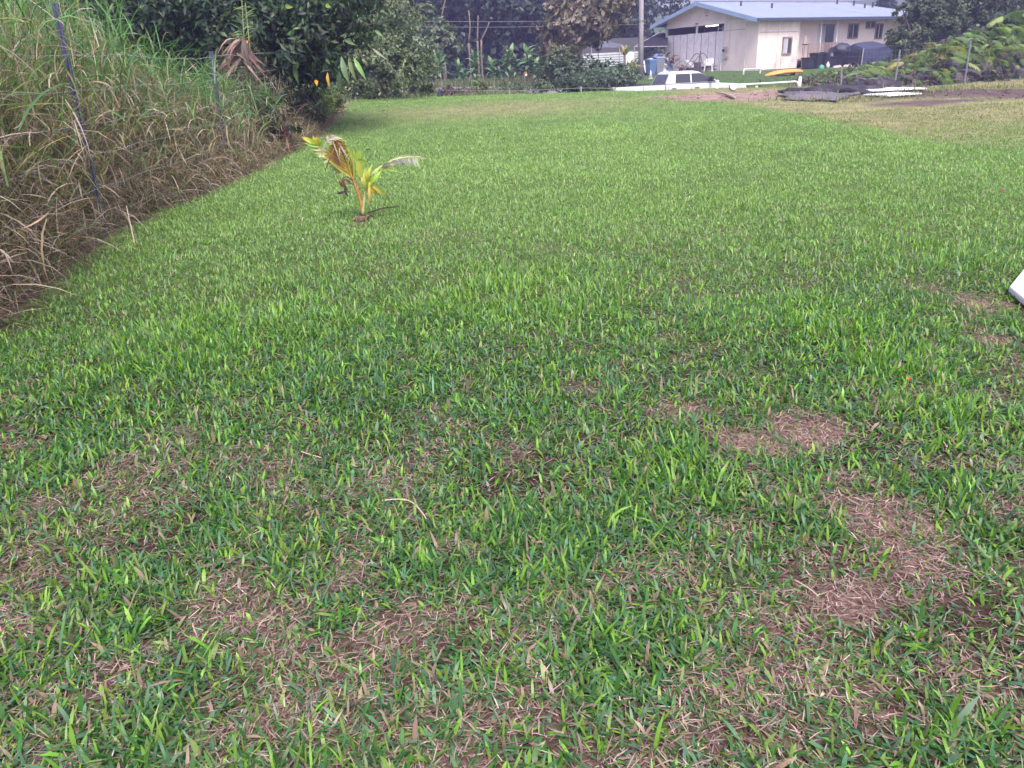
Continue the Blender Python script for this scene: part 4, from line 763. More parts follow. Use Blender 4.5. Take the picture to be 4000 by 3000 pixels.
# long side: flush bay
for (x0, x1, z0, z1) in ((.121, 1.86, .06, 2.34), (.121, 1.86, 2.37, WT), (1.885, 3.84, 2.37, WT), (1.885, 2.33, .06, 2.34), (3.30, 3.84, .06, 2.34), (2.335, 3.295, .06, .94), (2.335, 3.295, 2.05, 2.34)):
    hb('wall_panel', CREAM2, x0, x1, -.004 * (x0 > 1.8), .11, z0, z1)
hb('corner_board', TRIMW, 3.845, 3.93, -.03, .12, .05, WT); hb('wall_panel', CREAM, 3.848, 3.93, .121, RT - .002, .3, WT)
def window(s0, s1, z0, z1, y, trim=TRIMB, slider=True, fill=GL):
    w_ = hb('window', trim, s0 - .09, s0, y - .05, y + .02, z0 - .09, z1 + .09)
    hb('frame', trim, s1, s1 + .09, y - .05, y + .02, z0 - .09, z1 + .09, w_); hb('frame', trim, s0, s1, y - .05, y + .02, z1, z1 + .09, w_); hb('sill', trim, s0, s1, y - .08, y + .02, z0 - .09, z0, w_)
    mid_ = (s0 + s1) / 2
    hb('pane', fill, s0, mid_ - .025, y - .015, y - .005, z0, z1, w_); hb('pane', GL, mid_ + .025, s1, y - .012, y - .002, z0, z1, w_); hb('mullion', TRIMW, mid_ - .025, mid_ + .025, y - .04, y + .01, z0, z1, w_)
    return w_
RUST = paint('rusty_trim', (.30, .22, .17), .85, .35, 9, dirt=(.10, .055, .035), dscale=6, damt=.8)
window(2.45, 3.18, 1.03, 1.95, .0, RUST, fill=CURT)
hb('rust_streak', RUST, 1.862, 1.884, .0, .02, .06, WT); hb('rust_streak', RUST, .14, 3.83, .004, .03, 2.342, 2.368); hb('rust_streak', RUST, 2.30, 2.334, -.012, .02, .1, 1.0)
# recessed wall
hb('wall_panel', CREAM, 3.94, 6.78, RT, RT + .12, .3, WT); hb('wall_panel', CREAM, 8.62, 9.92, RT, RT + .12, .3, WT); hb('wall_panel', CREAM, 9.93, 13.0, RT + .004, RT + .12, .3, WT); hb('wall_panel', CREAM, 13.01, 14.25, RT, RT + .12, .3, WT); hb('wall_panel', CREAM, 14.36, LW, RT, RT + .12, .3, WT); hb('wall_panel', CREAM, 6.79, 8.61, RT + .002, RT + .12, 2.82, WT)
d_ = hb('sliding_door', TRIMW, 6.785, 6.86, RT - .02, RT + .1, .66, 2.815); hb('pane', CURT, 6.86, 7.55, RT + .03, RT + .05, .66, 2.74, d_); hb('pane', GL, 7.60, 8.54, RT + .05, RT + .07, .66, 2.74, d_); hb('mullion', TRIMW, 7.55, 7.60, RT, RT + .08, .66, 2.74, d_); hb('frame', TRIMB, 6.86, 8.54, RT - .02, RT + .1, 2.741, 2.815, d_); hb('frame', TRIMW, 8.541, 8.612, RT - .02, RT + .1, .66, 2.815, d_)
window(10.1, 11.08, 1.92, 2.74, RT); window(12.06, 12.95, 2.56, 2.86, RT, fill=DARKIN); window(13.2, 13.9, 1.82, 2.72, RT); window(15.85, 17.3, 1.68, 2.5, RT, fill=CURT)
hb('corner_board', TRIMW, 14.26, 14.35, RT - .03, RT + .02, .0, WT); hb('end_wall', CREAM, LW - .12, LW - .001, RT + .121, DW, -.5, WT)
hb('back_wall', CREAM, .13, LW - .13, DW - .001, DW + .1, -.6, WT)
MB().tube([(14.2, RT - .6, 2.93), (15.4, RT - .5, 2.98), (15.42, RT - .1, 2.98)], .03, 6).build('drain_pipe', TRIMW, house)
# porch deck, posts, lattice
hb('porch_deck', TRIMB, 3.95, 8.3, .05, RT - .005, .48, .62)
for x in (6.15, 7.83): hb('porch_post', TRIMW, x, x + .09, .02, .11, .62, WT - .02)
for x in (4.95, 5.9, 7.0, 8.2): hb('deck_post', TRIMB, x, x + .09, .10, .19, -.6, .478)
LAT = paint('brown_lattice', (.30, .22, .20), .85, .15, 10)
for (x0, x1) in ((4.93, 6.14), (6.26, 7.25), (7.27, 8.12)):
    pn = hb('lattice_panel', LAT, x0, x1, -.02, .015, 1.54, 1.6); hb('lattice_rail', LAT, x0, x1, -.02, .015, .60, .66, pn); hb('lattice_rail', LAT, x0, x0 + .05, -.019, .014, .661, 1.539, pn); hb('lattice_rail', LAT, x1 - .05, x1, -.019, .014, .661, 1.539, pn)
    for sgn in (1, -1):
        k = x0 - .85
        while k < x1:
            pts = []
            a = max(k, x0 + .05); b_ = min(k + .87, x1 - .05)
            if b_ - a > .08:
                if sgn > 0: MB().bar((a, .002 * sgn, .665 + (a - k)), (b_, .002 * sgn, .665 + (b_ - k)), .035, .008, (0, 1, 0)).build('slat', LAT, pn)
                else: MB().bar((a, .012, 1.535 - (a - k)), (b_, .012, 1.535 - (b_ - k)), .035, .008, (0, 1, 0)).build('slat', LAT, pn)
            k += .14
# roof
x0, x1, yF, yB = -.7, LW + .7, -.45, DW + 1.0
zF = roof_z(yF); zB = roof_z(yB); hx = x1 - 4.2
def slab(name, q, th, mat, par=None):
    q = [Vector(p) for p in q]; n_ = (q[1] - q[0]).cross(q[2] - q[0]).normalized()
    if n_.z < 0: n_ = -n_
    k = len(q); return MB().add([p for p in q] + [p - n_ * th for p in q], [tuple(range(k)), tuple(range(2 * k - 1, k - 1, -1))] + [(i, i + k, (i + 1) % k + k, (i + 1) % k) for i in range(k)]).build(name, mat, par or house)
rf = slab('roof', [(x0, yF, zF), (x1, yF, zF), (hx, mid, ZR), (x0, mid, ZR)], .10, ROOF)
slab('roof_slope', [(x0, yB, zB), (x1, yB, zB), (hx, mid, ZR - .001), (x0, mid, ZR - .001)], .10, ROOF, rf); slab('hip', [(x1, yF, zF), (x1, yB, zB), (hx, mid, ZR)], .10, ROOF, rf)
for i in range(0):                      # seams too fine to see
    xx = x0 + .3 + i * .6
    if xx > x1 - .3: break
    top = mid if xx < hx else yF + (mid - yF) * (x1 - xx) / (x1 - hx)
    m = MB(); m.bar((xx, yF + .02, roof_z(yF + .02) + .006), (xx, top - .02, roof_z(top - .02) + .006), .03, .018); m.build('roof_seam', ROOF, rf)
m = MB(); m.bar((x0, mid, ZR + .01), (hx, mid, ZR + .01), .26, .03); m.build('ridge_cap', ROOF, rf)
fl_a = (8.9, mid - .05, ZR + .012); fl_b = (11.9, yF + .5, roof_z(yF + .5) + .02); m = MB(); m.bar(fl_a, fl_b, .10, .012); m.build('roof_flashing', TRIMW, rf)
fr = slab('rake_board', [(x0 - .03, yF - .02, zF - .02), (x0 - .03, mid, ZR - .02), (x0 - .03, mid, ZR - .27), (x0 - .03, yF - .02, zF - .27)], .025, FASC); slab('rake_board', [(x0 - .03, yB + .02, zB - .02), (x0 - .03, mid, ZR - .021), (x0 - .03, mid, ZR - .271), (x0 - .03, yB + .02, zB - .27)], .025, FASC)
hb('gutter', DKFASC, x0 + .02, x1, yF - .10, yF - .002, zF - .17, zF - .03); hb('soffit', CREAM, x0 + .05, x1 - .05, yF + .01, RT - .01, WT + .012, WT + .04); hb('gutter', FASC, x0, x1, yB + .002, yB + .1, zB - .16, zB - .02)
slab('soffit', [(x0 + .02, 0, roof_z(0) - .13), (x0 + .02, mid, ZR - .13), (-.002, mid, ZR - .13), (-.002, 0, roof_z(0) - .13)], .02, CREAM); slab('soffit', [(x0 + .02, yB, zB - .13), (x0 + .02, mid, ZR - .131), (-.002, mid, ZR - .131), (-.002, yB, zB - .13)], .02, CREAM)
PIPE = paint('dark_vent_pipe', (.06, .06, .08), .6)
for (x, y, h_) in ((2.0, mid - 1.6, .30), (4.2, mid - 2.4, .3), (13.0, mid - .9, .3), (14.2, mid - 1.5, .34), (14.2, mid - 2.5, .30), (15.4, mid - 2.3, .35)):
    MB().tube([(x, y, roof_z(y) - .02), (x, y, roof_z(y) + h_)], .07, 8).build('vent_pipe', PIPE, rf)

def HW(x, y, z): return HC + hX * x + hY * y + np.array([0, 0, z])
def hgrd(x, y): p = HW(x, y, 0); return (p[0], p[1], g(p[0], p[1]))
# shade cloth awning off the carport
AWN = paint('black_shade_cloth', (.03, .028, .04), 1, .15, 12, spec=0)
B = P(2540, 300, 62); e = empty('shade_awning', (B[0], B[1], g(B[0], B[1])), 'dark shade cloth awning on poles left of the carport', 'awning'); lp = lambda u, v, Y_: tuple(Vector(P(u, v, Y_)) - e.location)
q = [lp(2478, 183, 60), lp(2608, 181, 60.5), lp(2608, 128, 64), lp(2575, 128, 66)]; o = MB().add(q, [(0, 1, 2, 3)]).build('cloth', AWN, e); o.modifiers.new('solid', 'SOLIDIFY').thickness = .02
MB().tube([q[0], q[3]], .035, 6).build('edge_pole', CONC, e); MB().tube([q[0], q[1]], .03, 6).build('edge_pole', CONC, e); MB().tube([(q[0][0], q[0][1], -.1), q[0]], .03, 6).build('support_pole', CONC, e); MB().tube([(q[3][0], q[3][1], -.1), q[3]], .03, 6).build('support_pole', CONC, e)
# bins and tarps by the carport
BLUEB = paint('blue_bin_plastic', (.10, .17, .32), .5, .1, 6); GREYB = paint('grey_bin_plastic', (.20, .21, .27), .5, .1, 6); BLKB = paint('black_bin_plastic', (.025, .027, .04), .45, .15, 6)
def wheelie(name, label, loc, rz, mat, s=1.0, group=None, lid=True):
    e = empty(name, loc, label, 'bin', rz, group); m = MB(); V = [(x * a, y * b_, z) for (z, a, b_) in ((.02, .22, .24), (.95, .29, .36)) for (x, y) in ((-1, -1), (1, -1), (1, 1), (-1, 1))]
    m.add(V, [(3, 2, 1, 0), (4, 5, 6, 7), (0, 1, 5, 4), (1, 2, 6, 5), (2, 3, 7, 6), (3, 0, 4, 7)]).build('body', mat, e, bevel=.03)
    if lid: MB().prism([(-.38, .951), (.42, .951), (.40, 1.02), (.1, 1.06), (-.36, 1.0)], 0, -.32, .32).build('lid', mat, e, bevel=.015)
    for x in (-.25, .25): MB().tube([(x - .03, .26, .1), (x + .03, .26, .1)], .1, 12).build('wheel', BLKB, e)
    e.scale = (s, s, s); return e
def at_px(u, v, Y_): p = P(u, v, Y_); return (p[0], p[1], g(p[0], p[1]))
wheelie('wheeled_bin', 'blue wheeled bin beside the pale traffic cone', at_px(2541, 305, 55), .4, BLUEB, .95)
wheelie('wheeled_bin', 'grey wheeled bin right of the blue one by the carport', at_px(2572, 302, 57), .2, GREYB, 1.05)
e = empty('tarp_heap', at_px(2545, 270, 60), 'heap under a blue and white tarp behind the blue bin', 'tarp')
def heap(name, mat, par, c_, r_, seed, n=18, top=1.0, sub=.25):
    random.seed(seed); V = []; F = []; rings = 7
    for i in range(rings):
        a = i / (rings - 1) * math.pi / 2
        for k in range(n): th_ = 2 * math.pi * k / n; rr = 1 + random.uniform(-sub, sub) * (1 - i / rings); V.append((c_[0] + r_[0] * math.cos(a) * math.cos(th_) * rr, c_[1] + r_[1] * math.cos(a) * math.sin(th_) * rr, c_[2] + r_[2] * math.sin(a) * (1 + random.uniform(-sub, sub) * .4)))
    for i in range(rings - 1):
        for k in range(n): F.append((i * n + k, i * n + (k + 1) % n, (i + 1) * n + (k + 1) % n, (i + 1) * n + k))
    random.seed(seed + 1); return MB().add(V, F).build(name, mat, par, True)
heap('white_tarp', paint('white_tarp', (.60, .60, .66), .5, .1, 4), e, (-.1, .0, 0), (1.3, .9, .95), 5); heap('blue_tarp', paint('blue_tarp', (.10, .20, .50), .45, .1, 4), e, (.7, .9, .2), (.95, .7, 1.15), 6)
heap('mouth_shade', BLKB, e, (-1.0, -.5, 0), (.5, .5, .8), 7)  # solid black lump standing in for the shade in the heap's opening
e = empty('traffic_cone', at_px(2541, 312, 50), 'small faded white cone in front of the blue bin', 'cone'); MB().lathe([(.12, 0.03), (.03, .46), (.02, .47)], 12).build('cone', TRIMW, e, True); MB().box(-.16, .16, -.16, .16, 0, .03).build('base', TRIMW, e)
# brush pile of dead fronds against the carport
B = hgrd(-1.6, 7.4); e = empty('brush_pile', B, 'pile of brown dead palm leaves before the corrugated wall', 'brush pile'); DLF = [leaf_proto('dead_leaf', 1.0, .20, c_, .25, DRY) for c_ in ((.20, .13, .10), (.28, .20, .14), (.14, .09, .08), (.34, .26, .18))]
for k in range(90): r_ = random.random(); a = random.uniform(0, 6.28); add_leaf(e, DLF, (math.cos(a) * 1.9 * r_, math.sin(a) * .9 * r_, (1 - r_) * 1.0 + .15), random.uniform(0, 6.28), random.uniform(-.5, .45), random.uniform(.6, 1.0), 'dead_leaf')
# junk along the wall: slab, hand truck, planks, chair
B = hgrd(-1.0, 5.3); e = empty('foam_block', B, 'pale grey box lid leaning by the brush pile', 'box', HA + .3); o = MB().box(-.3, .3, -.42, .42, 0, .22).build('block', paint('grey_foam', (.38, .38, .42), .7), e, bevel=.02); o.rotation_euler = (.75, 0, 0); o.location = (0, 0, .35)
B = hgrd(-1.2, 3.9); e = empty('hand_truck', B, 'rusty hand truck with curved handles lying against the corrugated wall', 'hand truck', HA); RST = paint('rusted_frame', (.13, .10, .11), .7, .3, 14)
for y in (-.30, .25): MB().tube(curve([(-.9, y + .7, .05), (-.4, y + .5, .7), (-.1, y + .35, 1.1), (0, y + .1, 1.18), (.05, y - .2, .85), (.05, y - .3, .5)], 14), .028, 7).build('handle', RST, e, True)
for (a, b_) in (((-.4, .2, .7), (-.4, .75, .7)), ((-.75, .38, .25), (-.75, .95, .25))): MB().tube([a, b_], .02, 6).build('crossbar', RST, e)
MB().box(-.5, -.46, -.5, .2, .0, .62).build('toe_plate', RST, e)
for y in (.3, 1.0): MB().tube([(-.9, y, .16), (-.9, y + .07, .16)], .16, 14).build('wheel', BLKB, e)
B = hgrd(-.8, 4.5); e = empty('timber_heap', B, 'low heap of dark timber offcuts by the hand truck', 'timber', HA); WOODD = paint('weathered_wood', (.17, .125, .115), .9, .3, 9)
for k in range(11): a = random.uniform(-.25, .25); MB().bar((-.6 + .07 * k, 1.1 + random.uniform(-.3, .3), .06 + .045 * (k % 5)), (-.5 + .06 * k + a, -1.5 + random.uniform(-.3, .3), .08 + .06 * (k % 5)), .12, .04).build('plank', WOODD, e)
B = hgrd(-1.3, 3.05); e = empty('plastic_chair', (B[0], B[1], B[2]), 'white plastic garden chair by the house wall', 'chair', HA - .9); PCH = paint('white_plastic', (.66, .62, .64), .4, .04, 4)
MB().box(-.22, .22, -.22, .22, .40, .43).build('seat', PCH, e, bevel=.01)
for i in range(5): x = -.18 + i * .09; MB().bar((x, .22, .43), (x * 1.1, .31, .80), .055, .014, (0, 1, 0)).build('back_slat', PCH, e)
MB().tube(curve([(-.25, .2, .42), (-.27, .30, .74), (-.1, .33, .84), (.1, .33, .84), (.27, .30, .74), (.25, .2, .42)], 16), .022, 7).build('back_frame', PCH, e, True)
for s_ in (-1, 1):
    MB().bar((s_ * .22, -.2, .41), (s_ * .27, -.25, 0), .05, .03).build('leg', PCH, e); MB().bar((s_ * .22, .2, .41), (s_ * .27, .28, 0), .05, .03).build('leg', PCH, e); MB().tube(curve([(s_ * .26, -.2, .4), (s_ * .28, -.2, .63), (s_ * .28, .1, .65), (s_ * .27, .27, .68)], 10), .022, 6).build('armrest', PCH, e, True)
B = hgrd(-2.4, 2.95); e = empty('leaning_stake', B, 'thin grey stake standing left of the plastic chair', 'stake'); MB().tube([(0, 0, -.1), (.12, 0, 1.35)], .035, 6).build('shaft', RST, e)
# white pipe railing at the house corner and kayak
e = empty('pipe_rail', hgrd(-2.3, -1.2), 'low white bent pipe rail at the house corner', 'rail', HA); MB().tube(curve([(-.1, 0, -.1), (-.1, 0, .2), (-.05, 0, .29), (.05, 0, .31), (.8, 0, .30), (1.5, 0, .28)], 24), .05, 8).build('pipe', TRIMW, e, True); MB().tube([(1.4, 0, -.1), (1.4, 0, .27)], .05, 8).build('leg', TRIMW, e)
p = P(3062, 298, 52); e = empty('kayak', (p[0], p[1], g(p[0], p[1])), 'orange kayak resting upside down on blocks before the house', 'kayak', R(10)); V = []; F = []; n_ = 12
KAY = paint('orange_kayak_plastic', (.72, .30, .07), .45, .08, 3); KAYD = paint('orange_kayak_underside', (.45, .16, .05), .5, .08, 3)
for i in range(15):
    t = i / 14 * 2 - 1; wd = .37 * max(0, 1 - abs(t) ** 2.6) ** .7 + .015; x = t * 1.3; zc = .17 + .13 * (t * .6 + .2) - .10 * t * t
    for k in range(n_): a = 2 * math.pi * k / n_; V.append((x, wd * math.cos(a), zc + (.18 if math.sin(a) > 0 else .10) * math.sin(a) * (1 - .4 * abs(t) ** 3)))
for i in range(14):
    for k in range(n_): F.append((i * n_ + k, i * n_ + (k + 1) % n_, (i + 1) * n_ + (k + 1) % n_, (i + 1) * n_ + k))
MB().add(V, F + [tuple(range(n_ - 1, -1, -1)), tuple(14 * n_ + k for k in range(n_))]).build('hull', KAY, e, True); MB().box(-.2, .25, -.372, -.33, .2, .23).build('stripe', RST, e); MB().box(-.9, -.75, -.3, .3, -.1, .1).build('block', WOODD, e); MB().box(.6, .8, -.3, .3, -.1, .16).build('block', WOODD, e)
# dark bins, bags, tarp cover before the porch
for k, (x, lab) in enumerate(((4.5, 'black bin nearest the leaning rake in the row before the porch'), (5.3, 'second black bin from the rake in the row before the porch'), (6.9, 'black bin under the plastic bags before the porch'), (7.7, 'last black bin of the row beside the grey covered boat'))): B = hgrd(x, -1.1); wheelie('wheeled_bin', lab, B, HA + random.uniform(-.2, .2), BLKB, .95, 'black bins before the porch')
B = hgrd(5.9, -.9); e = empty('storage_bin', B, 'long low black storage bin below the lattice', 'bin', HA); MB().box(-2.2, 2.6, -.3, .3, 0, .62).build('body', BLKB, e, bevel=.03); MB().box(-2.25, 2.65, -.35, .35, .621, .70).build('lid', BLKB, e, bevel=.02)
BAG = paint('silver_black_plastic', (.03, .034, .055), .55, .4, 5, bump=.4)
for (x, z, s_, lab) in ((7.2, .93, .62, 'upper shiny dark rubbish bag on the bins'), (8.0, .93, .42, 'lower shiny dark rubbish bag beside the boat cover')):
    p = HW(x, -1.0, 0); e = empty('rubbish_bag', (p[0], p[1], g(p[0], p[1]) + z), lab, 'bag'); heap('sack', BAG, e, (0, 0, 0), (s_ * 1.2, s_ * .8, s_ * .9), int(x * 10), sub=.3)
B = hgrd(9.3, -1.6); e = empty('covered_boat', B, 'boat on trailer under a grey tarpaulin before the house', 'boat cover', HA); COV = paint('blue_grey_tarpaulin', (.045, .052, .095), 1, .12, 2, bump=.15, spec=.1)
V = [(-1.9, -1.1, -.2), (3.3, -1.2, -.2), (3.2, 1.0, -.2), (-1.8, 1.0, -.2), (-1.75, -.95, 1.02), (2.9, -1.0, .95), (2.9, .9, 1.0), (-1.7, .9, 1.1), (-1.6, 0, 1.42), (.3, -.02, 1.56), (2.6, 0, 1.2), (.4, -1.05, 1.12), (.4, .9, 1.15)]
o = MB().add(V, [(0, 1, 5, 11, 4), (4, 11, 9, 8), (11, 5, 10, 9), (1, 2, 6, 5), (5, 6, 10), (2, 3, 7, 12, 6), (12, 7, 8, 9), (6, 12, 9, 10), (3, 0, 4, 8, 7)]).build('cover', COV, e); s_ = o.modifiers.new('sub', 'SUBSURF'); s_.subdivision_type = 'SIMPLE'; s_.levels = 4; s_.render_levels = 4
tx = bpy.data.textures.new('folds', 'CLOUDS'); tx.noise_scale = .7; dm = o.modifiers.new('folds', 'DISPLACE'); dm.texture = tx; dm.strength = .16; dm.mid_level = .5
MB().box(-2.0, -1.88, -.8, .8, .2, 1.0).build('transom', BLKB, e); MB().bar((-1.95, -1.0, -.2), (-1.9, -1.0, 1.1), .05).build('support', METAL, e)
B = hgrd(3.9, -.55); e = empty('broom', B, 'broom and rake leaning by the porch corner', 'broom', HA); MB().tube([(-.1, -.1, 0), (.25, .2, 1.55)], .022, 6).build('handle', WOODD, e); MB().prism([(.05, 1.5), (.5, 1.5), (.58, 1.57), (.0, 1.57)], 1, .16, .24).build('head', BLKB, e); MB().prism([(.12, 1.571), (.4, 1.571), (.44, 2.02), (.16, 2.05)], 1, .17, .23).build('bristles', paint('straw_bristle', (.40, .30, .24), .9), e); MB().tube([(-.3, -.15, 0), (.1, .2, 1.5)], .02, 6).build('handle', WOODD, e)
B = hgrd(4.35, -1.75); e = empty('green_sack', B, 'small green plastic sack on the grass by the kayak end', 'bag'); heap('sack', paint('teal_plastic', (.08, .26, .20), .4, .2, 6), e, (0, 0, 0), (.2, .18, .26), 3)
B = hgrd(4.85, -1.85); e = empty('white_jug', B, 'white plastic jug standing beside the green sack', 'jug'); MB().lathe([(.10, 0), (.12, .1), (.11, .25), (.05, .36), (.05, .40)], 12).build('body', TRIMW, e, True); MB().lathe([(.055, .401), (.055, .43)], 10).build('cap', BLUEB, e)
STONE = paint('pale_stone', (.42, .37, .33), .9, .2, 8)
for k in range(7):
    B = hgrd(5.4 + k * .36, -2.0 + .1 * (k % 3)); e = empty('border_stone', (B[0], B[1], B[2] - .04), ['pale border stone next to the white jug', 'second pale border stone right of the jug', 'third pale border stone right of the jug', 'middle pale stone in the row before the black bins', 'fifth pale stone counted from the white jug', 'sixth pale stone counted from the white jug', 'last pale stone of the row before the ferns'][k], 'stone', group='pale stones before the bins'); heap('stone', STONE, e, (0, 0, 0), (.16, .14, .16), 40 + k)
# ------------------------------------------------------------------ pickup truck
TW = paint('white_car_paint', (.56, .57, .64), .28, .02, 3, spec=.6); RUB = paint('tyre_rubber', (.025, .025, .027), .9); CHR = paint('chrome', (.6, .6, .62), .15, .05, 3, metal=.9)
TG, t, b = nodes('dark_car_glass'); b.inputs['Base Color'].default_value = (.035, .035, .05, 1); b.inputs['Roughness'].default_value = .1; b.inputs['Specular IOR Level'].default_value = .3
RED = paint('tail_light_red', (.40, .03, .03), .3); BLK = paint('black_trim', (.02, .02, .025), .5)
YAW = R(9); rr = P(2402, 333, 33.6); tg = Vector((rr[0], rr[1], rr[2] - 1.33))
truck = empty('pickup_truck', tuple(tg), 'white pickup truck parked beyond the lawn below the house', 'truck', YAW); truck.scale = (1, 1, .90)
# local x forward from the tailgate, y to its left, visible side at y = 0; width 1.95
Wd = 1.95
m = MB(); m.prism([(.0, .50), (.55, .50), (.62, .42), (2.15, .42), (2.15, 1.38), (1.0, 1.40), (0, 1.38)], 1, 0, .10); m.build('bed_side', TW, truck, bevel=.02)
m = MB(); m.prism([(.0, .50), (2.15, .42), (2.15, 1.38), (0, 1.38)], 1, Wd - .10, Wd); m.build('bed_side', TW, truck, bevel=.02)
MB().box(-.03, .05, .102, Wd - .102, .55, 1.39).build('tailgate', TW, truck, bevel=.02); MB().box(.052, 2.15, .102, Wd - .102, .70, .76).build('bed_floor', BLK, truck); MB().box(.02, 2.14, -.012, .105, 1.402, 1.425).build('bed_rail', BLK, truck); MB().box(.02, 2.14, Wd - .105, Wd + .012, 1.402, 1.425).build('bed_rail', BLK, truck)
MB().box(2.10, 2.19, .102, Wd - .102, .7, 1.39).build('bed_front', TW, truck); MB().box(1.22, 1.235, -.004, .0, .6, 1.37).build('panel_seam', BLK, truck)
for y in (.0, Wd - .18): MB().box(-.045, -.005, y + .004, y + .17, .85, 1.25).build('tail_light', RED, truck)
MB().box(-.22, -.04, .05, Wd - .05, .5, .66).build('rear_bumper', CHR, truck, bevel=.03); MB().box(-.05, -.031, .55, Wd - .55, 1.18, 1.28).build('tailgate_handle', BLK, truck)
m = MB(); prof = [(2.2, .42), (4.45, .42), (5.35, .42), (5.78, .55), (5.84, .95), (5.72, 1.22), (5.2, 1.30), (4.55, 1.36), (2.2, 1.38)]; m.prism(prof, 1, 0.0, Wd); m.build('body', TW, truck, bevel=.06)
# cab: lower outline wide, roof narrower
lo = [(2.2, .03), (4.62, .05), (4.62, Wd - .05), (2.2, Wd - .03)]; up_ = [(2.42, .17), (3.75, .19), (3.75, Wd - .19), (2.42, Wd - .17)]
V = [(x, y, 1.382) for x, y in lo] + [(x, y, 1.86) for x, y in up_] + [(x + (.12 if x < 3 else -.3), y + (.15 if y < 1 else -.15), 1.935) for x, y in up_]
MB().add(V, [(3, 2, 1, 0), (0, 1, 5, 4), (1, 2, 6, 5), (2, 3, 7, 6), (3, 0, 4, 7), (4, 5, 9, 8), (5, 6, 10, 9), (6, 7, 11, 10), (7, 4, 8, 11), (8, 9, 10, 11)]).build('cab', TW, truck, bevel=.09)
def on_side(x, z, near=True):
    f_ = (z - 1.382) / (1.86 - 1.382); y = .04 + (.18 - .04) * f_ - .012; return (x, y if near else Wd - y, z)
for near in (True, False):
    for q in ([(2.62, 1.44), (3.28, 1.44), (3.28, 1.82), (2.66, 1.82)], [(3.34, 1.44), (4.40, 1.44), (4.18, 1.60), (3.78, 1.80), (3.70, 1.82), (3.34, 1.82)]):
        a = [Vector(on_side(x, z, near)) for x, z in q]; k = len(a); off = Vector((0, .03 if near else -.03, 0)); MB().add(a + [p + off for p in a], [tuple(range(k)), tuple(range(2 * k - 1, k - 1, -1))] + [(i, i + k, (i + 1) % k + k, (i + 1) % k) for i in range(k)]).build('side_window', TG, truck)
def quad_panel(name, q, off, mat):
    a = [Vector(p) for p in q]; o_ = Vector(off); MB().add(a + [p + o_ for p in a], [(0, 1, 2, 3), (7, 6, 5, 4), (0, 4, 5, 1), (1, 5, 6, 2), (2, 6, 7, 3), (3, 7, 4, 0)]).build(name, mat, truck)
quad_panel('rear_window', [(2.21, .20, 1.43), (2.21, Wd - .2, 1.43), (2.385, Wd - .30, 1.82), (2.385, .30, 1.82)], (.03, 0, 0), TG)
quad_panel('windshield', [(4.615, .18, 1.41), (4.615, Wd - .18, 1.41), (3.83, Wd - .30, 1.83), (3.83, .30, 1.83)], (-.03, 0, .012), TG)
for y in (-.19, Wd + .02): MB().box(4.08, 4.20, y, y + .17, 1.44, 1.66).build('side_mirror', BLK, truck, bevel=.03)
for x in (2.3, 3.31): MB().box(x, x + .012, -.004, .0, .5, 1.36).build('door_seam', BLK, truck)
for x in (2.45, 3.45): MB().box(x, x + .2, -.035, -.005, 1.20, 1.25).build('door_handle', CHR, truck, bevel=.01)
for y in (.06, Wd - .36): MB().box(5.70, 5.86, y, y + .3, .92, 1.12).build('headlight', GL, truck)
MB().box(5.72, 5.95, .05, Wd - .05, .42, .62).build('front_bumper', CHR, truck, bevel=.04); MB().box(5.80, 5.87, .45, Wd - .45, .7, 1.12).build('grille', BLK, truck)
for x in (1.05, 4.85):
    for y in (.02, Wd - .26):
        o = MB().tube([(x, y, .40), (x, y + .24, .40)], .40, 24).build('wheel', RUB, truck); MB().tube([(x, y - .012, .40), (x, y + .252, .40)], .23, 16).build('rim', CHR, o)

# ------------------------------------------------------------------ white pipe gate
e = empty('pipe_gate', at_px(2960, 342, 30), 'low white pipe gate at the edge of the lawn', 'gate'); lp = lambda u, v, Y_: tuple(Vector(P(u, v, Y_)) - e.location)
GW = paint('white_gate_paint', (.72, .73, .70), .4, .04, 5)
def gpost(u, vt, Y_, r_): t_ = lp(u, vt, Y_); MB().tube([(t_[0], t_[1], t_[2] - 1.1), t_], r_, 10).build('post', GW, e, True); MB().lathe([(r_ * 1.12, 0), (r_ * 1.12, .025), (r_ * .5, .045)], 10, (t_[0], t_[1], t_[2] + .001)).build('cap', GW, e, True)
gpost(3126, 304, 30.5, .055); gpost(2803, 318, 29.6, .05)
a = [lp(2806, 334, 29.6), lp(2900, 330, 29.9), lp(3000, 325, 30.1), lp(3090, 319.5, 30.35), lp(3108, 319, 30.4), lp(3116, 324, 30.42), lp(3118, 340, 30.42), lp(3118, 380, 30.42)]
MB().tube(curve(a, 40), .030, 8).build('rail', GW, e, True); b_ = [(x, y, z - .55) for x, y, z in a[:5]]; MB().tube(curve(b_, 20), .035, 8).build('rail', GW, e, True)
for (u, vt) in ((2970, 311),): p = P(u, vt, 31); s_ = empty('dark_stake', (p[0], p[1], g(p[0], p[1])), 'short black stake just behind the white gate', 'stake'); MB().tube([(0, 0, -.1), (0, 0, p[2] - s_.location.z)], .025, 6).build('shaft', BLKB, s_)
p = P(2955, 338, 31); s_ = empty('white_stake', (p[0], p[1], p[2] - .1), 'short white stub beside the black stake', 'stake'); MB().tube([(0, 0, -.6), (0, 0, .12)], .05, 8).build('shaft', GW, s_)

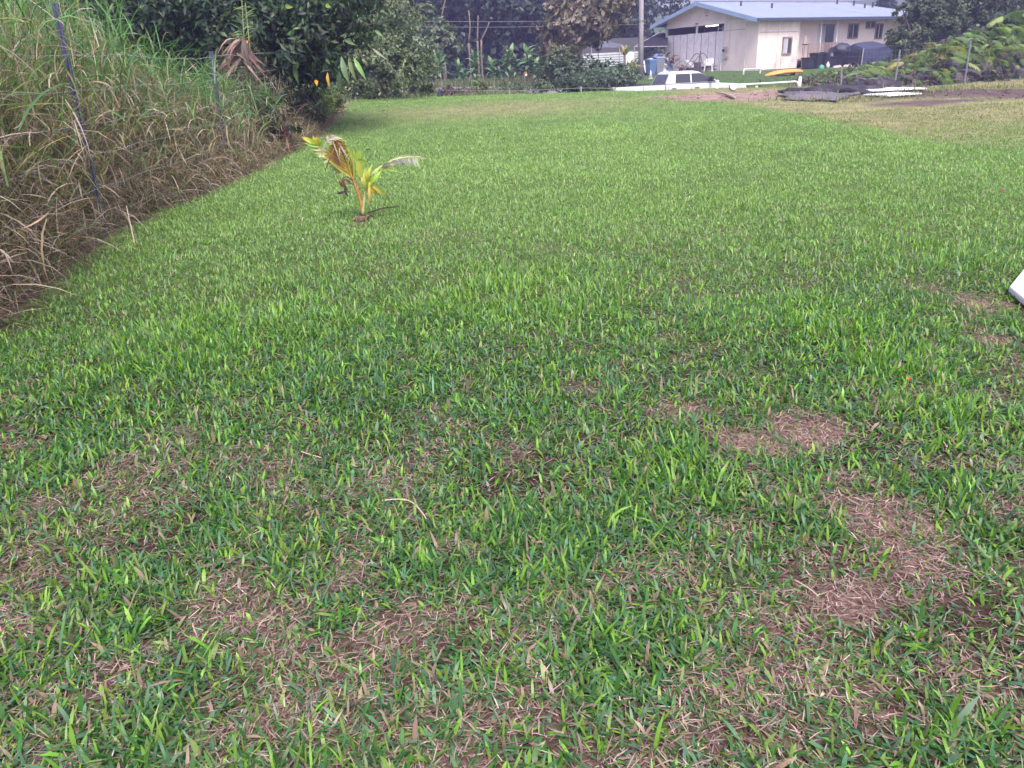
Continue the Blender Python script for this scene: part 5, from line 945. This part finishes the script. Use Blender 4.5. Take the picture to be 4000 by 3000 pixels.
# ------------------------------------------------------------------ plastic sheets, boards and bare soil
def sheet(name, label, corners, mat, amp, seed, n=64, wrinkle=.5, thick=.008):
    """corners in photograph pixels, laid on the ground"""
    q = [on_ground(*c_) for c_ in corners]; V = []; F = []
    for i in range(n):
        for j in range(n):
            s_, t_ = i / (n - 1), j / (n - 1); p = (q[0] * (1 - s_) + q[1] * s_) * (1 - t_) + (q[3] * (1 - s_) + q[2] * s_) * t_
            x, y = p[0] + (vnoise(p[0], p[1], .8, seed) - .5) * .8, p[1] + (vnoise(p[0], p[1], .5, seed + 3) - .5) * .7
            rg = lambda sx, sy, sc, sd: (1 - abs(float(vnoise(x * sx, y * sy, sc, sd)) - .5) * 2) ** 3
            V.append((x, y, g(x, y) + .012 + (amp if 0 < i < n - 1 and 0 < j < n - 1 else 0) * rg(.3, 1, wrinkle, seed) + (amp if 0 < i < n - 1 and 0 < j < n - 1 else 0) * .6 * rg(.5, 1.0, .22, seed + 1) * float(vnoise(x, y, 1.1, seed + 7)) + .035 * float(vnoise(x, y, .14, seed + 5))))
    F = [(i * n + j, i * n + j + 1, (i + 1) * n + j + 1, (i + 1) * n + j) for i in range(n - 1) for j in range(n - 1)]
    o = MB().add(V, F).build(name, mat, None, True); o.modifiers.new('solid', 'SOLIDIFY').thickness = thick; return tag(o, label, 'sheet')
BP = paint('black_plastic_sheet', (.035, .033, .045), .75, .3, 3, dirt=(.16, .125, .13), dscale=1.6, damt=.5, spec=.12); BP2 = paint('dusty_black_sheet', (.11, .10, .125), .85, .3, 3, dirt=(.28, .21, .21), dscale=1.2, damt=.7, spec=.1); WP = paint('white_board', (.70, .68, .72), .45, .06, 2, dirt=(.4, .36, .36), dscale=1.5, damt=.4)
sheet('plastic_sheet', 'dusty grey black plastic sheet spread over the pinkish soil', [(3040, 393), (3290, 398), (3400, 368), (3060, 364)], BP2, .035, 11, wrinkle=.35)
sheet('plastic_sheet', 'crumpled black plastic sheet with raised folds by the white boards', [(3060, 372), (3380, 371), (3420, 349), (3090, 352)], BP, .09, 21, wrinkle=.4)
sheet('black_sheet_roll', 'black plastic heaped at the foot of the fern fence', [(3330, 350), (3480, 350), (3470, 336), (3360, 338)], BP, .16, 27)
for (lab, cs, lift) in (('longer white board lying on the black plastic', [(3280, 348), (3400, 367), (3620, 357), (3440, 344)], .05), ('narrow white board in front of the other', [(3370, 378), (3470, 383), (3602, 374), (3500, 369)], .03)):
    q = [Vector(on_ground(*c_)) + Vector((0, 0, lift)) for c_ in cs]; e = empty('white_board', tuple(q[0]), lab, 'board', group='white boards by the ferns'); a = [p - e.location for p in q]; MB().add(a + [p + Vector((0, 0, .03)) for p in a], [(3, 2, 1, 0), (4, 5, 6, 7), (0, 1, 5, 4), (1, 2, 6, 5), (2, 3, 7, 6), (3, 0, 4, 7)]).build('panel', WP, e, bevel=.006)
e = empty('pale_pole', tuple(on_ground(3290, 342)), 'thin white pole lying behind the boards', 'pole'); a = Vector(on_ground(3270, 345)); b_ = Vector(on_ground(3390, 340)); MB().tube([a - e.location + Vector((0, 0, .14)), b_ - e.location + Vector((0, 0, .2))], .012, 6).build('shaft', GW, e)
e = empty('tilted_lid', tuple(on_ground(2862, 358)), 'whitish lid standing tilted at the soil edge', 'lid'); o = MB().lathe([(.09, 0), (.10, .02), (.085, .04)], 20).build('disc', paint('greenish_white', (.52, .56, .50), .6), e); o.rotation_euler = (R(72), R(18), 0); o.location = (0, 0, .12); o = MB().lathe([(.105, -.02), (.105, -.001)], 20).build('rim', BLK, e); o.rotation_euler = (R(72), R(18), 0); o.location = (0, 0, .12)
e = empty('bleached_branch', tuple(on_ground(2840, 380)), 'bleached branch lying on the soil edge', 'branch'); a = [Vector(on_ground(*c_)) - e.location + Vector((0, 0, .05)) for c_ in ((2800, 369), (2830, 374), (2856, 384), (2872, 392))]; MB().tube(curve(a, 10), [.02, .02, .025, .03, .035, .035, .035, .035, .03, .03, .02], 6).build('limb', PALEBARK, e, True)
a = [Vector(on_ground(*c_)) - e.location + Vector((0, 0, .08)) for c_ in ((2856, 384), (2880, 380), (2890, 376))]; MB().tube(a, [.02, .015, .008], 5).build('twig', PALEBARK, e, True)
for (u, v, n_) in ((3060, 392, 60), (3160, 396, 60), (3280, 398, 60), (3380, 384, 60), (3480, 384, 50), (3560, 378, 50), (3420, 372, 40), (3330, 396, 60), (3100, 372, 40), (3250, 372, 30), (3620, 360, 60), (3500, 352, 40)):
    c_ = on_ground(u, v); x = c_[0] + rng.normal(0, .45, n_); y = c_[1] + rng.normal(0, .16, n_); V, F, k = blades(np.stack([x, y, G(x, y)], 1), rng.uniform(.06, .2, n_), rng.uniform(.008, .018, n_), rng.uniform(0, 6.28, n_), np.abs(rng.normal(.4, .3, n_)), rng.normal(.6, .4, n_), 3)
    _edge = globals().setdefault('_edge', []); _edge.append((V, F, np.repeat(mix_col(n_, [(.17, .18, .08), (.11, .16, .05), (.24, .19, .13)], [.4, .35, .25]), k, 0)))
off = 0; Vq = []; Fq = [[], []]; Cq = []
for V, F, c_ in _edge: Vq.append(V); Fq[0].append(F[0] + off); Fq[1].append(F[1] + off); Cq.append(c_); off += len(V)
tag(mesh_np('sheet_edge_grass', np.concatenate(Vq), [np.concatenate(Fq[0]), np.concatenate(Fq[1])], GRASS, None, np.concatenate(Cq)), 'tufts of rough grass growing over the sheet edges', 'grass', kind='stuff')
# clods on the bare soil
CL = paint('soil_clod', (.30, .20, .17), 1, .3, 8); CLD = paint('dark_soil_clod', (.13, .095, .095), 1, .3, 8)
def clods(n, c_, rx_, ry_, mat, label):
    m = MB()
    for _ in range(n):
        r_ = math.sqrt(random.random()); a = random.uniform(0, 6.28); x = c_[0] + math.cos(a) * r_ * rx_; y = c_[1] + math.sin(a) * r_ * ry_; s_ = random.uniform(.008, .028); z = g(x, y); V = [(x + random.gauss(0, s_), y + random.gauss(0, s_), z + random.uniform(-.3, 1) * s_) for _ in range(6)]
        m.add(V, [(0, 1, 2), (0, 2, 3), (0, 3, 4), (1, 2, 5), (2, 3, 5), (3, 4, 5), (4, 1, 5), (0, 4, 1)])
    tag(m.build('soil_clods', mat), label, 'soil', kind='stuff')
clods(420, _soil, 3.4, 1.5, CL, 'small clods and roots on the pinkish bare soil'); clods(520, (_dark[0] + .6, _dark[1]), 3.2, 2.0, CLD, 'dark purple brown clods below the ferns')
# white slab at the right edge of the picture
q = [on_ground(3936, 1152), on_ground(4000, 1214), on_ground(4010, 1052)]; c0 = Vector(q[0]); d1 = (Vector(q[1]) - c0).normalized() * 1.0; d2 = (Vector(q[2]) - c0).normalized() * 1.3
e = empty('white_slab', tuple(c0), 'white slab corner lying on the lawn at the right edge', 'slab'); a = [Vector((0, 0, .015)), d1, d1 + d2, d2]; a = [Vector((p.x, p.y, .012)) for p in a]; MB().add(a + [p + Vector((0, 0, .045)) for p in a], [(3, 2, 1, 0), (4, 5, 6, 7), (0, 1, 5, 4), (1, 2, 6, 5), (2, 3, 7, 6), (3, 0, 4, 7)]).build('panel', paint('lilac_white_board', (.62, .61, .68), .7, .05, 3, dirt=(.36, .32, .30), dscale=5, damt=.5), e, bevel=.012)

# ------------------------------------------------------------------ fern thicket and its wire fence
FRC = [(.19, .27, .08), (.26, .31, .11), (.12, .19, .075), (.33, .29, .10), (.16, .13, .125), (.09, .08, .095)]
def fern_mesh(col, L_=1.0, seed=0):
    r_ = random.Random(seed); V = []; F = []; cols = []
    def sp(t): return Vector((0, L_ * (t * .95 - .12 * t * t), L_ * (.35 * t - .75 * t * t)))
    n_ = 20
    for i in range(n_):
        t0, t1 = i / n_, (i + 1) / n_; a, b_ = sp(t0), sp(t1); k = len(V); w_ = .012 * (1 - t0) + .003; V += [a + Vector((-w_, 0, 0)), a + Vector((w_, 0, 0)), b_ + Vector((w_, 0, 0)), b_ + Vector((-w_, 0, 0))]; F.append((k, k + 1, k + 2, k + 3))
        if i < 3: continue
        wl = L_ * .40 * math.sin(math.pi * min(1, (t0 - .08) * 1.02)) ** .8 * r_.uniform(.85, 1.1)
        for s_ in (-1, 1):
            d = Vector((s_ * .92, .38, -.42 + r_.uniform(-.1, .1))); pw = L_ * .030
            p1 = a + d * wl * .5 + Vector((0, 0, .02)); p2 = a + d * wl + Vector((0, 0, -wl * .25)); k = len(V); f_ = Vector((0, pw, 0)); V += [a - f_ * .5, a + f_ * .5, p1 + f_, p1 - f_, p2]; F += [(k, k + 1, k + 2, k + 3), (k + 3, k + 2, k + 4)]
    m = MB().add(V, F); o = m.build('frond', LEAF, None, col=col); me = o.data; bpy.data.objects.remove(o); return me
FM = [[fern_mesh(c_, 1.0, s_ + 10 * k) for s_ in range(2)] for k, c_ in enumerate(FRC)]
prof_u = [3130, 3200, 3290, 3400, 3500, 3600, 3680, 3720, 3800, 3850, 3900, 3960, 4060, 4200]; prof_v = [326, 304, 282, 254, 245, 208, 165, 145, 138, 120, 82, 62, 45, 35]
base_v = lambda u: np.interp(u, [3100, 3300, 3480, 3600, 3800, 4200], [334, 334, 340, 335, 325, 314])
B = on_ground(3600, 337); fern = empty('fern_thicket', tuple(B), 'sprawling bank of drooping ferns on the right below the trees', 'ferns')
def fern_pt(u, f_):                    # f_ 0 at the foot, 1 at the crest: the bank leans away
    Y_ = 28.6 + 3.4 * f_; vb = float(base_v(u)); vt = float(np.interp(u, prof_u, prof_v)); return P(u, vb + (vt - vb) * f_, Y_ if u > 3350 else Y_ + (3350 - u) * .008)
for k in range(295):
    u = 3150 + 890 * random.random() ** 1.1; f_ = min(1.0, .12 + random.random() ** .7 * .93); p = Vector(fern_pt(u, f_)) - fern.location
    br = (f_ < .5 and random.random() < .75) ; ci = random.choice([4, 5, 5, 4, 2]) if br else random.choice([0, 0, 1, 2, 0, 1] + ([3, 3] if 3450 < u < 3720 else [2]))
    s_ = random.uniform(.6, 1.05) * (.65 if u < 3250 else 1); o = bpy.data.objects.new('frond', random.choice(FM[ci])); COL.objects.link(o); o.parent = fern; o.location = p + Vector((0, .25, .05)); o.scale = (s_, s_, s_); o.rotation_euler = (random.uniform(-.25, .3), random.uniform(-.3, .3), math.pi + random.gauss(.15, .75))
# many smaller fronds filling the bank
Vm = []; Fm = []; Cm = []
for k in range(520):
    u = 3150 + 1050 * random.random() ** 1.15; f_ = random.random() ** .75; p = Vector(fern_pt(u, f_)) - fern.location; ci = random.choice([4, 5, 5, 2]) if f_ < .42 and random.random() < .7 else random.choice([0, 1, 2, 0, 2]); me = FM[ci][k % 2]
    s_ = random.uniform(.4, .75); M = Matrix.Translation(p + Vector((0, .35, 0))) @ Matrix.Rotation(math.pi + random.gauss(.1, .9), 4, 'Z') @ Matrix.Rotation(random.uniform(-.3, .3), 4, 'X') @ Matrix.Scale(s_, 4); b0 = len(Vm); Vm += [tuple(M @ v_.co) for v_ in me.vertices]; Fm += [tuple(i + b0 for i in pl.vertices) for pl in me.polygons]; Cm += [FRC[ci]] * len(me.vertices)
tag(mesh_np('small_frond_mass', Vm, [np.array([f_ for f_ in Fm if len(f_) == 4]), np.array([f_ for f_ in Fm if len(f_) == 3])], LEAF, fern, np.array(Cm)), kind='stuff')
# dark dead stalks and inner leaves behind the fronds
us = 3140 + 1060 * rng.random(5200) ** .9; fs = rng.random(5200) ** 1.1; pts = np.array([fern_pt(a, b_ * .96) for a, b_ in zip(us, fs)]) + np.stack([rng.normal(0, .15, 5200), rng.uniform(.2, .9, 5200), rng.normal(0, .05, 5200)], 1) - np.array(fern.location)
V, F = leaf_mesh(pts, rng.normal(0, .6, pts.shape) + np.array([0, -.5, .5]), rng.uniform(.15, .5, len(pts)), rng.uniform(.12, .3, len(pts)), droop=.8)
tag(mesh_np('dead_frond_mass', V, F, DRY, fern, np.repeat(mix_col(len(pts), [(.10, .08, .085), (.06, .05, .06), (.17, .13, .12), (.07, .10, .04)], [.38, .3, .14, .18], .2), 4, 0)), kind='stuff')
e = empty('mesh_fence', tuple(on_ground(3770, 327)), 'wire field fence with steel posts in front of the ferns', 'fence'); fp = []
GP = paint('pale_fence_post', (.17, .17, .21), .6, .15, 20)
for (u, vb, vt, Y_) in ((3288, 331, 262, 28.4), (3492, 342, 195, 28.0), (3768, 324, 158, 28.0), (4040, 312, 125, 28.2)):
    a = P(u, vb, Y_); b_ = P(u + 24 * (u > 3400), vt, Y_); a = (a[0], a[1], g(a[0], a[1])); MB().tube([tuple(Vector(a) - e.location - Vector((0, 0, .2))), tuple(Vector(b_) - e.location)], .03, 6).build('post', GP, e); fp.append((Vector(a), Vector(b_)))
for k in range(9):
    f_ = .06 + .11 * k; h_ = .12 + .17 * k; pts = []
    for (a, b_), (c_, d_) in zip(fp[:-1], fp[1:]):
        for i in range(6): t_ = i / 6; lo_ = a.lerp(c_, t_); pts.append(Vector((lo_.x, lo_.y - .05, g(lo_.x, lo_.y) + h_ - .03 * math.sin(math.pi * t_))))
    MB().tube([p - e.location for p in pts], .0024, 4).build('wire', GP, e)
for i in range(46):
    t_ = i / 45 * 2.999; k = int(t_); lo_ = fp[k][0].lerp(fp[k + 1][0], t_ - k); z_ = g(lo_.x, lo_.y); MB().tube([Vector((lo_.x, lo_.y - .05, z_ + .1)) - e.location, Vector((lo_.x, lo_.y - .05, z_ + 1.48)) - e.location], .0014, 4).build('stay_wire', GP, e)
# ------------------------------------------------------------------ small things on the lawn
for (u, v, c_, lab, s_) in ((3915, 772, (.16, .07, .05), 'curled brown leaf on the lawn far right', .09), (1440, 605, (.03, .025, .025), 'dark shrivelled leaf behind the palm seedling', .12), (1795, 625, (.30, .22, .18), 'pale brown leaf lying right of the palm seedling', .07), (2525, 1175, (.45, .28, .08), 'small orange leaf in the middle of the lawn', .018), (3550, 1525, (.45, .06, .03), 'small red leaf near the lush tuft', .018), (1500, 445, (.06, .05, .04), 'first dark dead leaf on the far lawn', .12), (1330, 500, (.06, .05, .04), 'dark dead leaf near the fence end', .12), (1420, 478, (.06, .05, .04), 'second dark dead leaf on the far lawn', .10)):
    p = on_ground(u, v); e = empty('fallen_leaf', (p[0], p[1], p[2] + .045), lab, 'leaf', group='fallen leaves on the lawn'); big_leaf(e, (-s_ / 2, 0, 0), (s_ / 2, .02, .01), s_ * .5, c_, DRY, 'blade', .25, side=(0, -.3, 1), rel=False)
for (pts, lab, r_) in (([(1495, 1985), (1560, 1980), (1610, 1990), (1650, 2030), (1672, 2065)], 'long curved straw stalk in the foreground lawn', .0022), ([(1180, 1790), (1215, 1802), (1260, 1815)], 'short pale straw left in the foreground lawn', .002), ([(3100, 2300), (3150, 2330), (3190, 2362)], 'dry runner stem below the big dry patch', .0018)):
    q = [Vector(on_ground(*c_)) + Vector((0, 0, .03)) for c_ in pts]; e = empty('straw_stalk', tuple(q[0]), lab, 'straw'); MB().tube(curve([p - e.location for p in q], 12), r_, 5).build('stalk', paint('straw', (.42, .33, .26), .8), e, True)
# ------------------------------------------------------------------ haze
hz_m = bpy.data.materials.new('haze_air'); hz_m.use_nodes = True; N = hz_m.node_tree.nodes; N.remove(N['Principled BSDF']); pv = N.new('ShaderNodeVolumePrincipled'); pv.inputs['Density'].default_value = HAZE; pv.inputs['Color'].default_value = (.55, .50, 1.0, 1); pv.inputs['Anisotropy'].default_value = .35; hz_m.node_tree.links.new(pv.outputs[0], N['Material Output'].inputs['Volume'])
if HAZE > 0: tag(MB().box(-280, 280, -20, 340, -3, 45).build('haze', hz_m), kind='stuff')
